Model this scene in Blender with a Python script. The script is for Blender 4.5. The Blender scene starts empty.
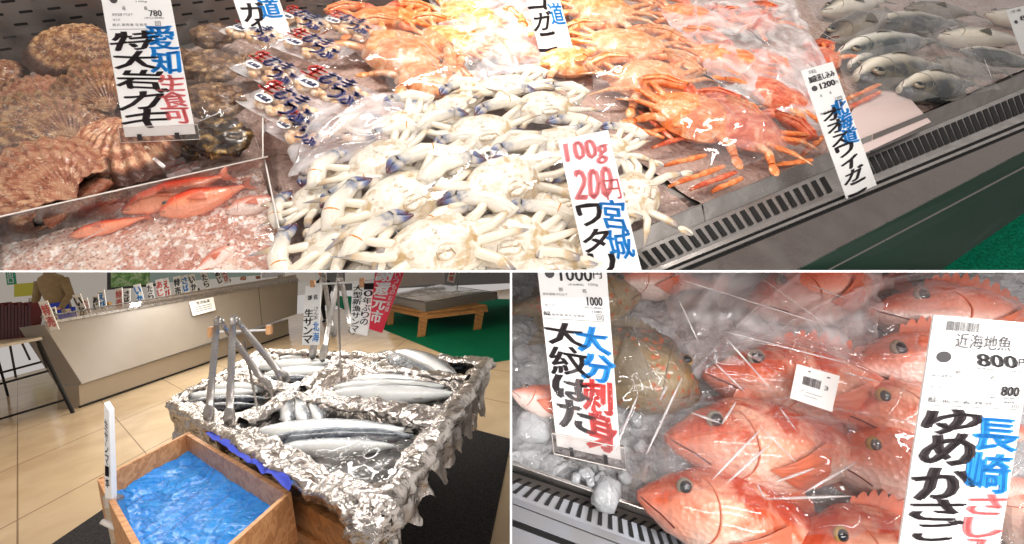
import bpy, bmesh, math, random
from mathutils import Vector, Matrix, noise
R = random.Random(7)
PI = math.pi
V = Vector
F = 430.0
CX, CY = 511.0, 271.3
col = bpy.context.scene.collection

# ------------------------------------------------------------------ frames
def ray(x, y): return V((x - CX, CY - y, -F))
nT = ray(1600, -150).cross(ray(149, -344)).normalized()
if nT.y < 0: nT = -nT
cx_ = V((1, 0, 0)); X = (cx_ - nT * nT.dot(cx_)).normalized(); Y = nT.cross(X)
C2W = Matrix((X, Y, nT))                       # camera -> world rotation
CAM = V((0, 0, 0.65))
def w(v): return C2W @ v
nL = ray(568, 238).cross(ray(18, 303)).normalized()
if nL.y < 0: nL = -nL
HALF = 0.0007; D0 = 0.30
CXW, CYW = w(V((1, 0, 0))), w(V((0, 1, 0)))
CZW = w(V((0, 0, -1)))

class Frame:
    def __init__(s, n, H, side):
        s.N = w(n).normalized(); s.H = H; s.side = side
        f = CZW - s.N * s.N.dot(CZW); s.Yf = f.normalized(); s.Xf = s.Yf.cross(s.N)
    def at(s, x, y, h=0.0):
        r = w(ray(x, y)); t = (h - s.H) / s.N.dot(r)
        return CAM + r * t
    def up(s, base, x, y):
        """point on pixel (x,y) in the upright plane through base that faces the viewer"""
        r = w(ray(x, y)); q = base - CAM
        t = q.dot(s.Yf) / r.dot(s.Yf)
        return CAM + r * t
    def h(s, p): return (p - CAM).dot(s.N) + s.H
    def px(s, p):
        q = C2W.transposed() @ (p - CAM); return (CX + q.x / -q.z * F, CY - q.y / -q.z * F)
T = Frame(nT, 0.65, 'T'); B = Frame(nT, 0.44, 'B'); L = Frame(nL, 1.5, 'L')
CLIPS = {'T': [(CYW, HALF)], 'L': [(-CYW, HALF), (-CXW, HALF)], 'B': [(-CYW, HALF), (CXW, HALF)]}
CLIPS['N'] = []
def onplane(p0, n, x, y):
    r = w(ray(x, y)); return CAM + r * ((p0 - CAM).dot(n) / r.dot(n))

# ------------------------------------------------------------------ mesh builder
class G:
    def __init__(s): s.v = []; s.f = []
    def add(s, p): s.v.append(p); return len(s.v) - 1
    def face(s, idx, m=0, uv=None): s.f.append((idx, m, uv))
    def poly(s, pts, m=0, uv=None):
        s.face([s.add(p) for p in pts], m, uv)
    def hexa(s, b, t, m=0):
        i = [s.add(p) for p in list(b) + list(t)]; n = len(b)
        s.face(list(reversed(i[:n])), m); s.face(i[n:], m)
        for k in range(n): s.face([i[k], i[(k+1) % n], i[n+(k+1) % n], i[n+k]], m)
        return s
    def grid(s, fn, nu, nv, m=0, cu=False, cv=False):
        ids = {}
        for i in range(nu if cu else nu + 1):
            for j in range(nv if cv else nv + 1):
                ids[i, j] = s.add(fn(i / nu, j / nv))
        for i in range(nu):
            for j in range(nv):
                a = (i + 1) % nu if cu else i + 1; b = (j + 1) % nv if cv else j + 1
                s.face([ids[i, j], ids[a, j], ids[a, b], ids[i, b]], m,
                       [(i/nu, j/nv), ((i+1)/nu, j/nv), ((i+1)/nu, (j+1)/nv), (i/nu, (j+1)/nv)])
        return s
    def tube(s, pts, rad, seg=8, m=0, flat=1.0, up=V((0, 0, 1)), cap=True, mats=None):
        pts = [V(p) for p in pts]; n = len(pts); rings = []
        for k in range(n):
            d = (pts[min(k+1, n-1)] - pts[max(k-1, 0)]).normalized()
            a = d.cross(up)
            if a.length < 1e-4: a = d.cross(V((1, 0.1, 0)))
            a.normalize(); b = a.cross(d)
            r = rad[k] if hasattr(rad, '__len__') else rad
            rings.append([s.add(pts[k] + a*r*math.cos(2*PI*j/seg) + b*r*flat*math.sin(2*PI*j/seg)) for j in range(seg)])
        for k in range(n-1):
            mm = mats[k] if mats else m
            for j in range(seg):
                s.face([rings[k][j], rings[k][(j+1) % seg], rings[k+1][(j+1) % seg], rings[k+1][j]], mm,
                       [(k/(n-1), j/seg), (k/(n-1), (j+1)/seg), ((k+1)/(n-1), (j+1)/seg), ((k+1)/(n-1), j/seg)])
        if cap:
            s.face(rings[0], mats[0] if mats else m, [(0, .5)]*seg)
            s.face(list(reversed(rings[-1])), mats[-1] if mats else m, [(1, .5)]*seg)
        return s
    def ellip(s, c, ax, nu=12, nv=8, m=0, fn=None):
        def f(u, v):
            a = 2*PI*u; b = PI*(v-.5); d = V((math.cos(a)*math.cos(b), math.sin(a)*math.cos(b), math.sin(b)))
            k = fn(d) if fn else 1.0
            return c + (ax[0]*d.x + ax[1]*d.y + ax[2]*d.z)*k
        return s.grid(f, nu, nv, m, cu=True)
    def bevbox(s, c, ax, m=0, k=.12):
        """box with chamfered upright edges"""
        o = [(1-k, 1), (-1+k, 1), (-1, 1-k), (-1, -1+k), (-1+k, -1), (1-k, -1), (1, -1+k), (1, 1-k)]
        s.hexa([c + ax[0]*x + ax[1]*y - ax[2] for x, y in o], [c + ax[0]*x + ax[1]*y + ax[2] for x, y in o], m)
        return s

WL = {}
def meta(o, label=None, cat=None, group=None, kind=None):
    for k, v in (('label', label), ('category', cat), ('group', group), ('kind', kind)):
        if v: o[k] = v
    return o
def empty(name, loc, label, cat, group=None):
    o = bpy.data.objects.new(name, None); col.objects.link(o); o.location = loc; WL[o.name] = V(loc)
    o.empty_display_size = .02
    return meta(o, label, cat, group)
def emit(g, name, mats, parent=None, side='T', smooth=True, label=None, cat=None, group=None, kind=None):
    if not g.v: return None
    if not isinstance(mats, (list, tuple)): mats = [mats]
    me = bpy.data.meshes.new(name)
    used = g.v
    # base origin
    N = {'T': T.N, 'B': B.N, 'L': L.N, 'N': V((0, 0, 1))}[side]
    c = sum(used, V((0, 0, 0))) / len(used)
    lo = min((p - c).dot(N) for p in used); org = c + N*lo
    bm = bmesh.new(); uvl = bm.loops.layers.uv.new('UVMap')
    bv = [bm.verts.new(p - org) for p in used]
    for idx, m, uv in g.f:
        if len(set(idx)) < 3: continue
        try: f = bm.faces.new([bv[i] for i in idx])
        except ValueError: continue
        f.material_index = m; f.smooth = smooth
        if uv:
            for lp, q in zip(f.loops, uv): lp[uvl].uv = q
    for n, off in CLIPS[side]:
        p0 = CAM + n*off - org
        if any((v.co - p0).dot(n) < 0 for v in bm.verts):
            bmesh.ops.bisect_plane(bm, geom=bm.verts[:] + bm.edges[:] + bm.faces[:], plane_co=p0, plane_no=n, clear_inner=True)
    # drop what lies behind the viewer
    if not bm.faces: bm.free(); return None
    bm.to_mesh(me); bm.free()
    for m in mats: me.materials.append(m)
    o = bpy.data.objects.new(name, me); col.objects.link(o); WL[o.name] = org
    if parent:
        o.parent = parent; o.location = org - WL[parent.name]
    else: o.location = org
    return meta(o, label, cat, group, kind)

# ------------------------------------------------------------------ materials
MC = {}
def nt(name):
    m = bpy.data.materials.new(name); m.use_nodes = True; t = m.node_tree; t.nodes.clear()
    o = t.nodes.new('ShaderNodeOutputMaterial'); return m, t, o
def N_(t, ty, **k):
    n = t.nodes.new(ty)
    for a, b in k.items():
        if hasattr(n, a) and a not in n.inputs: setattr(n, a, b)
        else: n.inputs[a].default_value = b
    return n
def rgb(h, a=1):
    if isinstance(h, str):
        c = [int(h[i:i+2], 16)/255 for i in (0, 2, 4)]
        c = [x/12.92 if x <= .04045 else ((x+.055)/1.055)**2.4 for x in c]
        return (*c, a)
    return (*h, a)
def ramp(t, fac, stops, interp='LINEAR'):
    r = t.nodes.new('ShaderNodeValToRGB'); r.color_ramp.interpolation = interp
    e = r.color_ramp.elements
    while len(e) < len(stops): e.new(.5)
    for k, (p, c) in enumerate(stops): e[k].position = p; e[k].color = rgb(c) if isinstance(c, str) else (c, c, c, 1)
    t.links.new(fac, r.inputs[0]); return r.outputs[0]
def mathn(t, op, a, b=None, c=None):
    n = t.nodes.new('ShaderNodeMath'); n.operation = op
    for i, q in enumerate((a, b, c)):
        if q is None: continue
        if isinstance(q, (int, float)): n.inputs[i].default_value = q
        else: t.links.new(q, n.inputs[i])
    return n.outputs[0]
def mixc(t, fac, a, b, mode='MIX'):
    n = t.nodes.new('ShaderNodeMix'); n.data_type = 'RGBA'; n.blend_type = mode
    for i, q in ((0, fac), (6, a), (7, b)):
        if isinstance(q, (int, float)): n.inputs[i].default_value = q
        elif isinstance(q, (tuple, str)): n.inputs[i].default_value = rgb(q) if isinstance(q, str) else q
        else: t.links.new(q, n.inputs[i])
    return n.outputs[2]
def noise_(t, scale, detail=3, dist=0, vec=None, rough=.5):
    n = t.nodes.new('ShaderNodeTexNoise'); n.inputs['Scale'].default_value = scale; n.inputs['Detail'].default_value = detail
    n.inputs['Distortion'].default_value = dist; n.inputs['Roughness'].default_value = rough
    if vec is None: vec = t.nodes.new('ShaderNodeTexCoord').outputs['Object']
    t.links.new(vec, n.inputs['Vector']); return n.outputs[0]
def voro(t, scale, feature='F1', vec=None, out=0, rnd=1):
    n = t.nodes.new('ShaderNodeTexVoronoi'); n.feature = feature; n.inputs['Scale'].default_value = scale
    n.inputs['Randomness'].default_value = rnd
    if vec is None: vec = t.nodes.new('ShaderNodeTexCoord').outputs['Object']
    t.links.new(vec, n.inputs['Vector']); return n.outputs[out]
def uvs(t):
    n = t.nodes.new('ShaderNodeTexCoord'); s = t.nodes.new('ShaderNodeSeparateXYZ'); t.links.new(n.outputs['UV'], s.inputs[0])
    return n.outputs['UV'], s.outputs[0], s.outputs[1]
def bump(t, h, s=.3, d=.01):
    b = t.nodes.new('ShaderNodeBump'); b.inputs['Strength'].default_value = s; b.inputs['Distance'].default_value = d
    t.links.new(h, b.inputs['Height']); return b.outputs[0]
def pbr(t, o, color, rough=.5, metal=0, nrm=None, spec=.5, trans=0, sss=0, coat=0, alpha=None, ior=1.45):
    p = t.nodes.new('ShaderNodeBsdfPrincipled')
    def st(k, v):
        if isinstance(v, (int, float)): p.inputs[k].default_value = v
        elif isinstance(v, (tuple, str)): p.inputs[k].default_value = rgb(v) if isinstance(v, str) else v
        else: t.links.new(v, p.inputs[k])
    st('Base Color', color); st('Roughness', rough); st('Metallic', metal); st('Specular IOR Level', spec)
    st('Transmission Weight', trans); st('Coat Weight', coat); st('IOR', ior)
    if coat: p.inputs['Coat Roughness'].default_value = .08
    if nrm is not None: t.links.new(nrm, p.inputs['Normal'])
    if o is not None: t.links.new(p.outputs[0], o.inputs[0])
    return p
def plain(name, c, rough=.5, metal=0, var=.0, scale=30, bs=0, **k):
    if name in MC: return MC[name]
    m, t, o = nt(name)
    n = noise_(t, scale, 4)
    c2 = mixc(t, mathn(t, 'MULTIPLY', n, var), c, '000000') if var else c
    pbr(t, o, c2, rough, metal, bump(t, n, bs, .004) if bs else None, **k)
    MC[name] = m; return m

def mat_mottle(name, stops, scale, rough=.4, bs=.4, coat=.0, dist=1.0, bscale=None, bd=.003, extra=None):
    m, t, o = nt(name); n = noise_(t, scale, 6, dist, rough=.65)
    c = ramp(t, n, stops); b = noise_(t, bscale or scale*3, 5)
    pbr(t, o, c, rough, 0, bump(t, b, bs, bd), coat=coat); return m
def mat_film(name, haze=.07, tint='ffffff', refl=1.0, scale=22, bs=.5, rough=.045, hazevar=0):
    m, t, o = nt(name)
    tr = N_(t, 'ShaderNodeBsdfTransparent'); tr.inputs[0].default_value = rgb(tint)
    gl = N_(t, 'ShaderNodeBsdfGlossy'); gl.inputs['Roughness'].default_value = rough
    n1 = noise_(t, scale, 3, 2.5); n2 = voro(t, scale*1.3, 'DISTANCE_TO_EDGE')
    hsum = mathn(t, 'ADD', n1, mathn(t, 'MULTIPLY', mathn(t, 'MINIMUM', n2, .12), 3.0))
    bn = bump(t, hsum, bs*.12, .005); t.links.new(bn, gl.inputs['Normal'])
    fr = t.nodes.new('ShaderNodeFresnel'); fr.inputs[0].default_value = 1.33; t.links.new(bn, fr.inputs['Normal'])
    fac = mathn(t, 'MINIMUM', mathn(t, 'ADD', mathn(t, 'MULTIPLY', fr.outputs[0], .9*refl), .03*refl), .2*refl)
    mx = t.nodes.new('ShaderNodeMixShader'); t.links.new(fac, mx.inputs[0]); t.links.new(tr.outputs[0], mx.inputs[1]); t.links.new(gl.outputs[0], mx.inputs[2])
    df = N_(t, 'ShaderNodeBsdfDiffuse'); df.inputs[0].default_value = (.95, .93, .93, 1)
    mx2 = t.nodes.new('ShaderNodeMixShader')
    hz = mathn(t, 'MULTIPLY', ramp(t, noise_(t, 9, 3, 1.5), [(.35, .15), (.7, 1.0)]), haze*1.7)
    t.links.new(hz, mx2.inputs[0]); t.links.new(mx.outputs[0], mx2.inputs[1]); t.links.new(df.outputs[0], mx2.inputs[2])
    t.links.new(mx2.outputs[0], o.inputs[0]); return m
def mat_fish(name, dorsal, side, belly, rough=.25, spots=None, stripe=None, metal=.0, mott=.5, scale=60, bs=.25, headc=None):
    m, t, o = nt(name); uv, u, v = uvs(t)
    n = noise_(t, scale, 5, .5); wob = mathn(t, 'ADD', v, mathn(t, 'MULTIPLY', mathn(t, 'SUBTRACT', n, .5), .22*mott*2))
    c = ramp(t, wob, [(.0, belly), (.3, belly), (.52, side), (.72, dorsal), (1, dorsal)])
    big = noise_(t, scale*.35, 4, 1)
    c = mixc(t, mathn(t, 'MULTIPLY', ramp(t, big, [(.45, 0.), (.62, 1.)]), mott), c, spots or belly)
    if headc: c = mixc(t, ramp(t, u, [(.0, .8), (.28, .0)]), c, headc)
    if stripe: c = mixc(t, ramp(t, voro(t, scale*1.3, 'F1'), [(.22, 1.), (.4, 0.)]), c, stripe)
    vv = voro(t, 210, 'F1')
    pbr(t, o, c, rough, metal, bump(t, mathn(t, 'ADD', vv, big), bs*1.6, .003), coat=.6); return m

M = {}
M['white'] = plain('white_paint', 'f4f2ee', .5)
M['divider'] = plain('divider_white', 'ffffff', .6)
def steel(name, c, rough, sx=1):
    m, t, o = nt(name); tc = t.nodes.new('ShaderNodeTexCoord'); mp = t.nodes.new('ShaderNodeMapping')
    mp.inputs['Scale'].default_value = (3, 3, 3); t.links.new(tc.outputs['Object'], mp.inputs[0])
    n = noise_(t, 6, 5, .3, mp.outputs[0]); r = ramp(t, n, [(.3, rough*.7), (.7, rough*1.4)])
    pbr(t, o, mixc(t, n, c, '8a8480'), r, .85, bump(t, noise_(t, 300, 2), .04, .001)); return m
M['steel'] = steel('brushed_steel', 'c8c4c0', .28)
M['steel_dark'] = steel('dull_steel', '8d8580', .38)
M['steel_cool'] = steel('cool_steel', '566270', .42)
M['black'] = plain('black_gap', '0c0a09', .7)
M['dark'] = plain('dark_plastic', '2a2625', .5)
M['grout_dark'] = plain('charcoal_edge', '201d1d', .6)
M['card'] = plain('price_card', 'f3f2ef', .45)
M['inkb'] = plain('ink_black', '2d2226', .6)
M['inkblue'] = plain('ink_blue', '1a8fe0', .6)
M['inkred'] = plain('ink_red', 'ef7f80', .6)
M['inkred2'] = plain('ink_red_strong', 'e0403c', .6)
M['inkgrey'] = plain('ink_grey', '4a4648', .6)
M['film'] = mat_film('clear_film', .02, refl=1.3)
M['film2'] = mat_film('hazy_film', .05, bs=.8, scale=14)
M['film3'] = mat_film('milky_film', .34, tint='fff4f2', bs=.7, scale=10)
M['film_clean'] = mat_film('clear_film_tight', .012, bs=.35, scale=30, refl=.55)
M['film_soft'] = mat_film('clear_film_loose', .055, bs=.5, scale=14, refl=.6)
def acrylic():
    m, t, o = nt('acrylic'); tr = N_(t, 'ShaderNodeBsdfTransparent'); gl = N_(t, 'ShaderNodeBsdfGlossy'); gl.inputs['Roughness'].default_value = .05
    lw = t.nodes.new('ShaderNodeFresnel'); mx = t.nodes.new('ShaderNodeMixShader'); tr.inputs[0].default_value = (.93, .9, .89, 1)
    t.links.new(mathn(t, 'MINIMUM', mathn(t, 'MULTIPLY', lw.outputs[0], 1.6), .8), mx.inputs[0]); t.links.new(tr.outputs[0], mx.inputs[1]); t.links.new(gl.outputs[0], mx.inputs[2])
    t.links.new(mx.outputs[0], o.inputs[0]); return m
M['acrylic'] = acrylic()
def ice(name, c1, c2, scale, tr=0.0, rough=.15):
    m, t, o = nt(name); v = voro(t, scale, 'F1'); n = noise_(t, scale*1.5, 4, 1)
    c = mixc(t, n, c1, c2)
    pbr(t, o, c, rough, 0, bump(t, mathn(t, 'ADD', v, n), .9, .006), coat=.5, trans=tr, spec=.6, ior=1.31); return m
M['ice'] = ice('crushed_ice', 'c9c4c2', '8b8684', 70)
M['ice_T'] = ice('melting_ice', 'd6bcb0', '9a7f74', 60, rough=.2)
M['cube'] = ice('clear_ice', 'f4f6f8', 'd4d8dc', 40, tr=.5, rough=.1)
def carpet(name, a, b):
    m, t, o = nt(name); n = noise_(t, 90, 5, 0, rough=.8); n2 = noise_(t, 8, 3)
    c = mixc(t, ramp(t, n, [(.4, 0.), (.62, 1.)]), a, b); pbr(t, o, c, .95, 0, bump(t, n, .6, .01), spec=.1); return m
M['carpet'] = carpet('green_turf_carpet', '04694e', '12ad82')
M['carpetL'] = carpet('green_carpet', '005a3e', '00714e')
M['mat'] = carpet('charcoal_mat', '2c2b2c', '4a484a')
def wood(name, a, b, sc=1):
    m, t, o = nt(name); tc = t.nodes.new('ShaderNodeTexCoord'); mp = t.nodes.new('ShaderNodeMapping'); mp.inputs['Scale'].default_value = (2*sc, 9*sc, 14*sc)
    t.links.new(tc.outputs['Object'], mp.inputs[0]); n = noise_(t, 2.2, 5, .5, mp.outputs[0]); 
    c = ramp(t, n, [(.3, a), (.5, b), (.55, a), (.75, b)]); pbr(t, o, c, .5, 0, bump(t, n, .15, .004)); return m
M['wood'] = wood('pale_wood', 'b57c50', 'd6a070')
M['wood2'] = wood('brown_wood', '7b4f2c', 'a06b3c')
M['wood3'] = wood('orange_wood', '85582c', 'ac7a42')
def foil(name, c='d9d6d3', rough=.22, sc=18):
    m, t, o = nt(name); v = voro(t, sc, 'F1'); v2 = voro(t, sc*3.1, 'F1'); n = noise_(t, sc*1.2, 4, 1.5)
    h = mathn(t, 'ADD', v, mathn(t, 'ADD', mathn(t, 'MULTIPLY', v2, .3), n)); pbr(t, o, c, rough, .95, bump(t, h, .7, .035)); return m
M['foil'] = foil('aluminium_foil', 'c4bdb8', .2, 7)
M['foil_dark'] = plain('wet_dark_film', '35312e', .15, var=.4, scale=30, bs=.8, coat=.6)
def blueplastic():
    m, t, o = nt('blue_plastic'); tc = t.nodes.new('ShaderNodeTexCoord'); mp = t.nodes.new('ShaderNodeMapping'); mp.inputs['Scale'].default_value = (1, 2.5, 1)
    t.links.new(tc.outputs['Object'], mp.inputs[0]); n = noise_(t, 9, 5, 2.2, mp.outputs[0]); 
    pbr(t, o, mixc(t, n, '0468dc', '22b0ff'), .12, 0, bump(t, n, .9, .05), spec=.6, coat=.25); return m
M['blue'] = blueplastic()
M['apron'] = plain('blue_cloth', '2438a8', .7)
M['tan'] = plain('tan_shirt', '9c8058', .95, var=.45, scale=10, bs=.9)
M['blackcloth'] = plain('black_cloth', '17161a', .8, bs=.3)
M['skin'] = plain('skin', 'c98f6d', .5)
M['redsign'] = plain('red_banner', 'c8203a', .5)
M['beige'] = plain('beige_panel', '999188', .4, metal=.0, var=.12, scale=5)
M['beige2'] = plain('beige_kick', '9c9080', .3, metal=.0, var=.1, scale=5)
M['wallL'] = plain('shop_wall', 'd8d4cb', .7)
M['darkgrey'] = plain('dark_grey_panel', '55524f', .5)
M['maroon'] = plain('maroon_plastic', '5a1518', .35, var=.4, scale=40)
M['liquid'] = None
def crabmat():
    m, t, o = nt('crab_belly_shell'); n = noise_(t, 30, 5, 1); c = ramp(t, n, [(.3, 'd2c6b0'), (.48, 'ebe3d6'), (.68, 'c0a67e')])
    v = ramp(t, noise_(t, 75, 3), [(.58, 0.), (.7, .7)]); c = mixc(t, v, c, 'a8824a')
    pbr(t, o, c, .32, 0, bump(t, n, .25, .003), coat=.4); return m
M['crab'] = crabmat()
def clawmat(name, base, mid, tip, p=(.45, .62, .85)):
    m, t, o = nt(name); uv, u, v = uvs(t); n = noise_(t, 45, 4, 1)
    uu = mathn(t, 'ADD', u, mathn(t, 'MULTIPLY', mathn(t, 'SUBTRACT', n, .5), .35))
    c = ramp(t, uu, [(0, base), (p[0], base), (p[1], mid), (p[2], tip)]); pbr(t, o, c, .28, 0, bump(t, n, .2, .003), coat=.5); return m
M['claw'] = clawmat('crab_claw_shell', 'e8dfd0', 'dad2c6', '8c92a2', (.8, .92, 1.0))
M['clawtip'] = clawmat('crab_claw_tip', 'c2bab0', '5c6c94', '521c24', (.15, .45, .8))
M['crableg'] = clawmat('crab_leg_shell', 'e4d9c6', 'cbb08a', '8f8c90', (.55, .75, .97))
M['groove'] = plain('crab_groove', 'a88f6c', .6)
M['carap'] = mat_mottle('crab_back', [(.3, '5a5048'), (.6, '8d7d6c')], 40)
M['orange'] = mat_mottle('orange_shell', [(.3, 'c24a1c'), (.44, 'e47838'), (.55, 'ef9c62'), (.66, 'f7d3b4')], 32, .35, .9, .4)
M['orange2'] = mat_mottle('yellow_orange_shell', [(.3, 'c8642a'), (.44, 'e08e50'), (.55, 'ecb080'), (.68, 'f8e0cc')], 32, .35, .9, .4)
M['redor'] = mat_mottle('red_orange_shell', [(.3, 'b03a20'), (.44, 'd45f3e'), (.55, 'e4845f'), (.68, 'f2bfa4')], 30, .3, .9, .5)
M['ban'] = plain('rubber_band', 'd88a20', .4)
# ------------------------------------------------------------------ generators
def basis(N, d):
    d = (d - N*N.dot(d)).normalized(); return d, N.cross(d).normalized()
def lerp(a, b, t): return a + (b - a)*t
def interp(tab, s):
    for k in range(len(tab)-1):
        if s <= tab[k+1][0]:
            a, b = tab[k], tab[k+1]; t = (s-a[0])/(b[0]-a[0]); t = t*t*(3-2*t)*.5 + t*.5
            return [lerp(a[i], b[i], t) for i in range(1, len(a))]
    return list(tab[-1][1:])
def text_mesh(txt, bold=.0):
    c = bpy.data.curves.new('t', 'FONT'); c.body = txt; c.offset = bold; c.resolution_u = 2
    o = bpy.data.objects.new('t', c); col.objects.link(o)
    dg = bpy.context.evaluated_depsgraph_get(); m = bpy.data.meshes.new_from_object(o.evaluated_get(dg))
    bpy.data.objects.remove(o); vs = [v.co.copy() for v in m.vertices]; fs = [tuple(p.vertices) for p in m.polygons]
    bpy.data.meshes.remove(m); bpy.data.curves.remove(c)
    return vs, fs
def fit_text(g, fn, txt, box, bold=.0, shear=0, m=0, wob=0):
    """text stretched into box (x0,y0,x1,y1) of the sheet's own 0..1 coordinates, y down"""
    vs, fs = text_mesh(txt, 0)
    if not vs: return
    x0, x1 = min(v.x for v in vs), max(v.x for v in vs); y0, y1 = min(v.y for v in vs), max(v.y for v in vs)
    reps = [(0, 0)] if not bold else [(dx*bold*.85, dy*bold*.6) for dx, dy in ((-1, -.5), (1, -.5), (0, 1), (0, 0))]
    for ox, oy in reps:
      base = len(g.v)
      for v in vs:
        a = (v.x-x0)/max(x1-x0, 1e-6); b = 1-(v.y-y0)/max(y1-y0, 1e-6)
        if wob: a += wob*math.sin(b*5+ord(txt[0])); b += wob*math.sin(a*4+ord(txt[0])*2)
        a += shear*(b-.5)
        g.add(fn(lerp(box[0], box[2], a+ox*1.3), lerp(box[1], box[3], b+oy)))
      for f in fs: g.face([base+i for i in f], m)
def vtext(g, fn, txt, box, bold=.02, shear=0, wob=.03, gap=.06):
    n = len(txt); h = (box[3]-box[1])/n
    for k, ch in enumerate(txt):
        small = ch in 'ー・'
        fit_text(g, fn, ch, (box[0], box[1]+h*k+h*gap, box[2], box[1]+h*(k+1)-h*gap), bold, shear, 0, wob)

class Sheet:
    """a flat card standing upright: px corners TL TR BR BL, h = height of the bottom edge, lean back"""
    def __init__(s, fr, c, h=.02, lean=25, base=None):
        s.fr = fr; TL, TR, BR, BL = c
        b0 = fr.at(*BL, h) if base is None else base
        b1 = fr.at(*BR, h)
        if base is not None: b1 = fr.up(base, *BR)
        e = (b1-b0).normalized(); N = fr.N
        back = (fr.Yf - e*e.dot(fr.Yf)); back = (back - N*back.dot(N)).normalized()
        u = N*math.cos(math.radians(lean)) + back*math.sin(math.radians(lean))
        s.n = e.cross(u).normalized()
        if s.n.dot(CAM-b0) < 0: s.n = -s.n
        s.c = [onplane(b0, s.n, *q) for q in c]; s.b0 = b0; s.px = [V(q) for q in c]
    def fn(s, off=.0006):
        TL, TR, BR, BL = s.px
        def f(u, v):
            q = lerp(lerp(TL, TR, u), lerp(BL, BR, u), v); return onplane(s.b0, s.n, q.x, q.y) + s.n*off
        return f
    def card(s, thick=.0012):
        g = G(); g.hexa([p - s.n*thick for p in s.c], s.c); return g
def mtext(t, name, sheet, items, mat, side, off=.0007, parent=None, label=None):
    g = G(); fn = sheet.fn(off)
    for it in items:
        kind = it[0]
        if kind == 'v': vtext(g, fn, it[1], it[2], *(it[3:]))
        elif kind == 'h': fit_text(g, fn, it[1], it[2], *(it[3:]))
        elif kind == 'bar':
            x0, y0, x1, y1 = it[1]; n = it[2]; rr = random.Random(5)
            for k in range(n):
                a = lerp(x0, x1, k/n); b = a + (x1-x0)/n*(.3+.45*rr.random())
                g.poly([fn(a, y0), fn(b, y0), fn(b, y1), fn(a, y1)])
        elif kind == 'dot':
            cx, cy, rx, ry = it[1]; g.poly([fn(cx+rx*math.cos(k*PI/9), cy+ry*math.sin(k*PI/9)) for k in range(18)])
        elif kind == 'line':
            x0, y0, x1, y1 = it[1]; g.poly([fn(x0, y0), fn(x1, y0), fn(x1, y1), fn(x0, y1)])
    return emit(g, name, mat, parent or t, side, False, label=label)

def leafy_film(fr, quad, h, name, label, mat, dome=.02, creases=10, amp=.006, seed=1, n=84, cat='plastic film', group=None, hs=None, parent=None):
    """loose plastic film over food; quad = 4 px corners, h = edge heights"""
    rr = random.Random(seed); hh = h if hasattr(h, '__len__') else [h]*4
    P = [fr.at(*q, z) for q, z in zip(quad, hh)]
    cr = []
    for k in range(creases):
        a = rr.uniform(0, PI); cr.append((math.cos(a), math.sin(a), rr.uniform(-.2, 1.2)*math.cos(a)+rr.uniform(-.2, 1.2)*math.sin(a), rr.uniform(.4, 1)*amp, rr.choice([.012, .02, .05]), rr.random(), rr.random()))
    off = V((rr.uniform(-9, 9), rr.uniform(-9, 9), 0))
    def f(u, v):
        p = lerp(lerp(P[0], P[1], u), lerp(P[3], P[2], u), v)
        e = min(1, 6*min(u, 1-u, v, 1-v)+.0); e2 = (math.sin(PI*u)*math.sin(PI*v))**.5 if 0 < u < 1 and 0 < v < 1 else 0
        z = dome*e2
        for c, s_, d, am, wd, qx, qy in cr:
            q = abs(u*c+v*s_-d); w_ = math.exp(-((u-qx)**2+(v-qy)**2)*5)
            z += am*max(0, 1-q/wd)*w_*2
        z += amp*1.2*noise.noise(V((u*5, v*5, 0))+off) + amp*.25*noise.noise(V((u*13, v*13, 3))+off)
        if hs: z = max(z, hs(u, v))
        ed = .012*noise.noise(V((u*6, v*6, 8))+off)*(1-e)
        return p + fr.N*z + fr.Xf*ed + fr.Yf*ed
    g = G().grid(f, n, n)
    return emit(g, name, mat, parent, fr.side, True, label=label, cat=cat if not parent else None, group=group)

# ---- fish
PROF = {
 'rock': [(0,.02,.03,.03),(.05,.075,.085,.08),(.14,.155,.15,.15),(.27,.235,.20,.2),(.42,.235,.22,.2),(.6,.18,.16,.15),(.78,.085,.08,.08),(.88,.05,.05,.04),(.92,.055,.055,.03)],
 'saury': [(0,.006,.006,.006),(.05,.022,.016,.015),(.12,.04,.034,.03),(.25,.056,.052,.045),(.5,.06,.062,.05),(.72,.05,.054,.04),(.86,.028,.03,.024),(.94,.013,.013,.012),(.96,.014,.014,.01)],
 'bream': [(0,.03,.03,.03),(.08,.11,.10,.08),(.2,.17,.16,.13),(.4,.2,.19,.14),(.6,.15,.15,.1),(.8,.06,.06,.05),(.9,.03,.03,.03),(.93,.035,.035,.02)],
 'mack': [(0,.015,.015,.02),(.08,.07,.06,.05),(.2,.105,.1,.09),(.42,.12,.125,.1),(.65,.085,.09,.07),(.85,.03,.03,.03),(.93,.02,.02,.015)],
}
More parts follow.
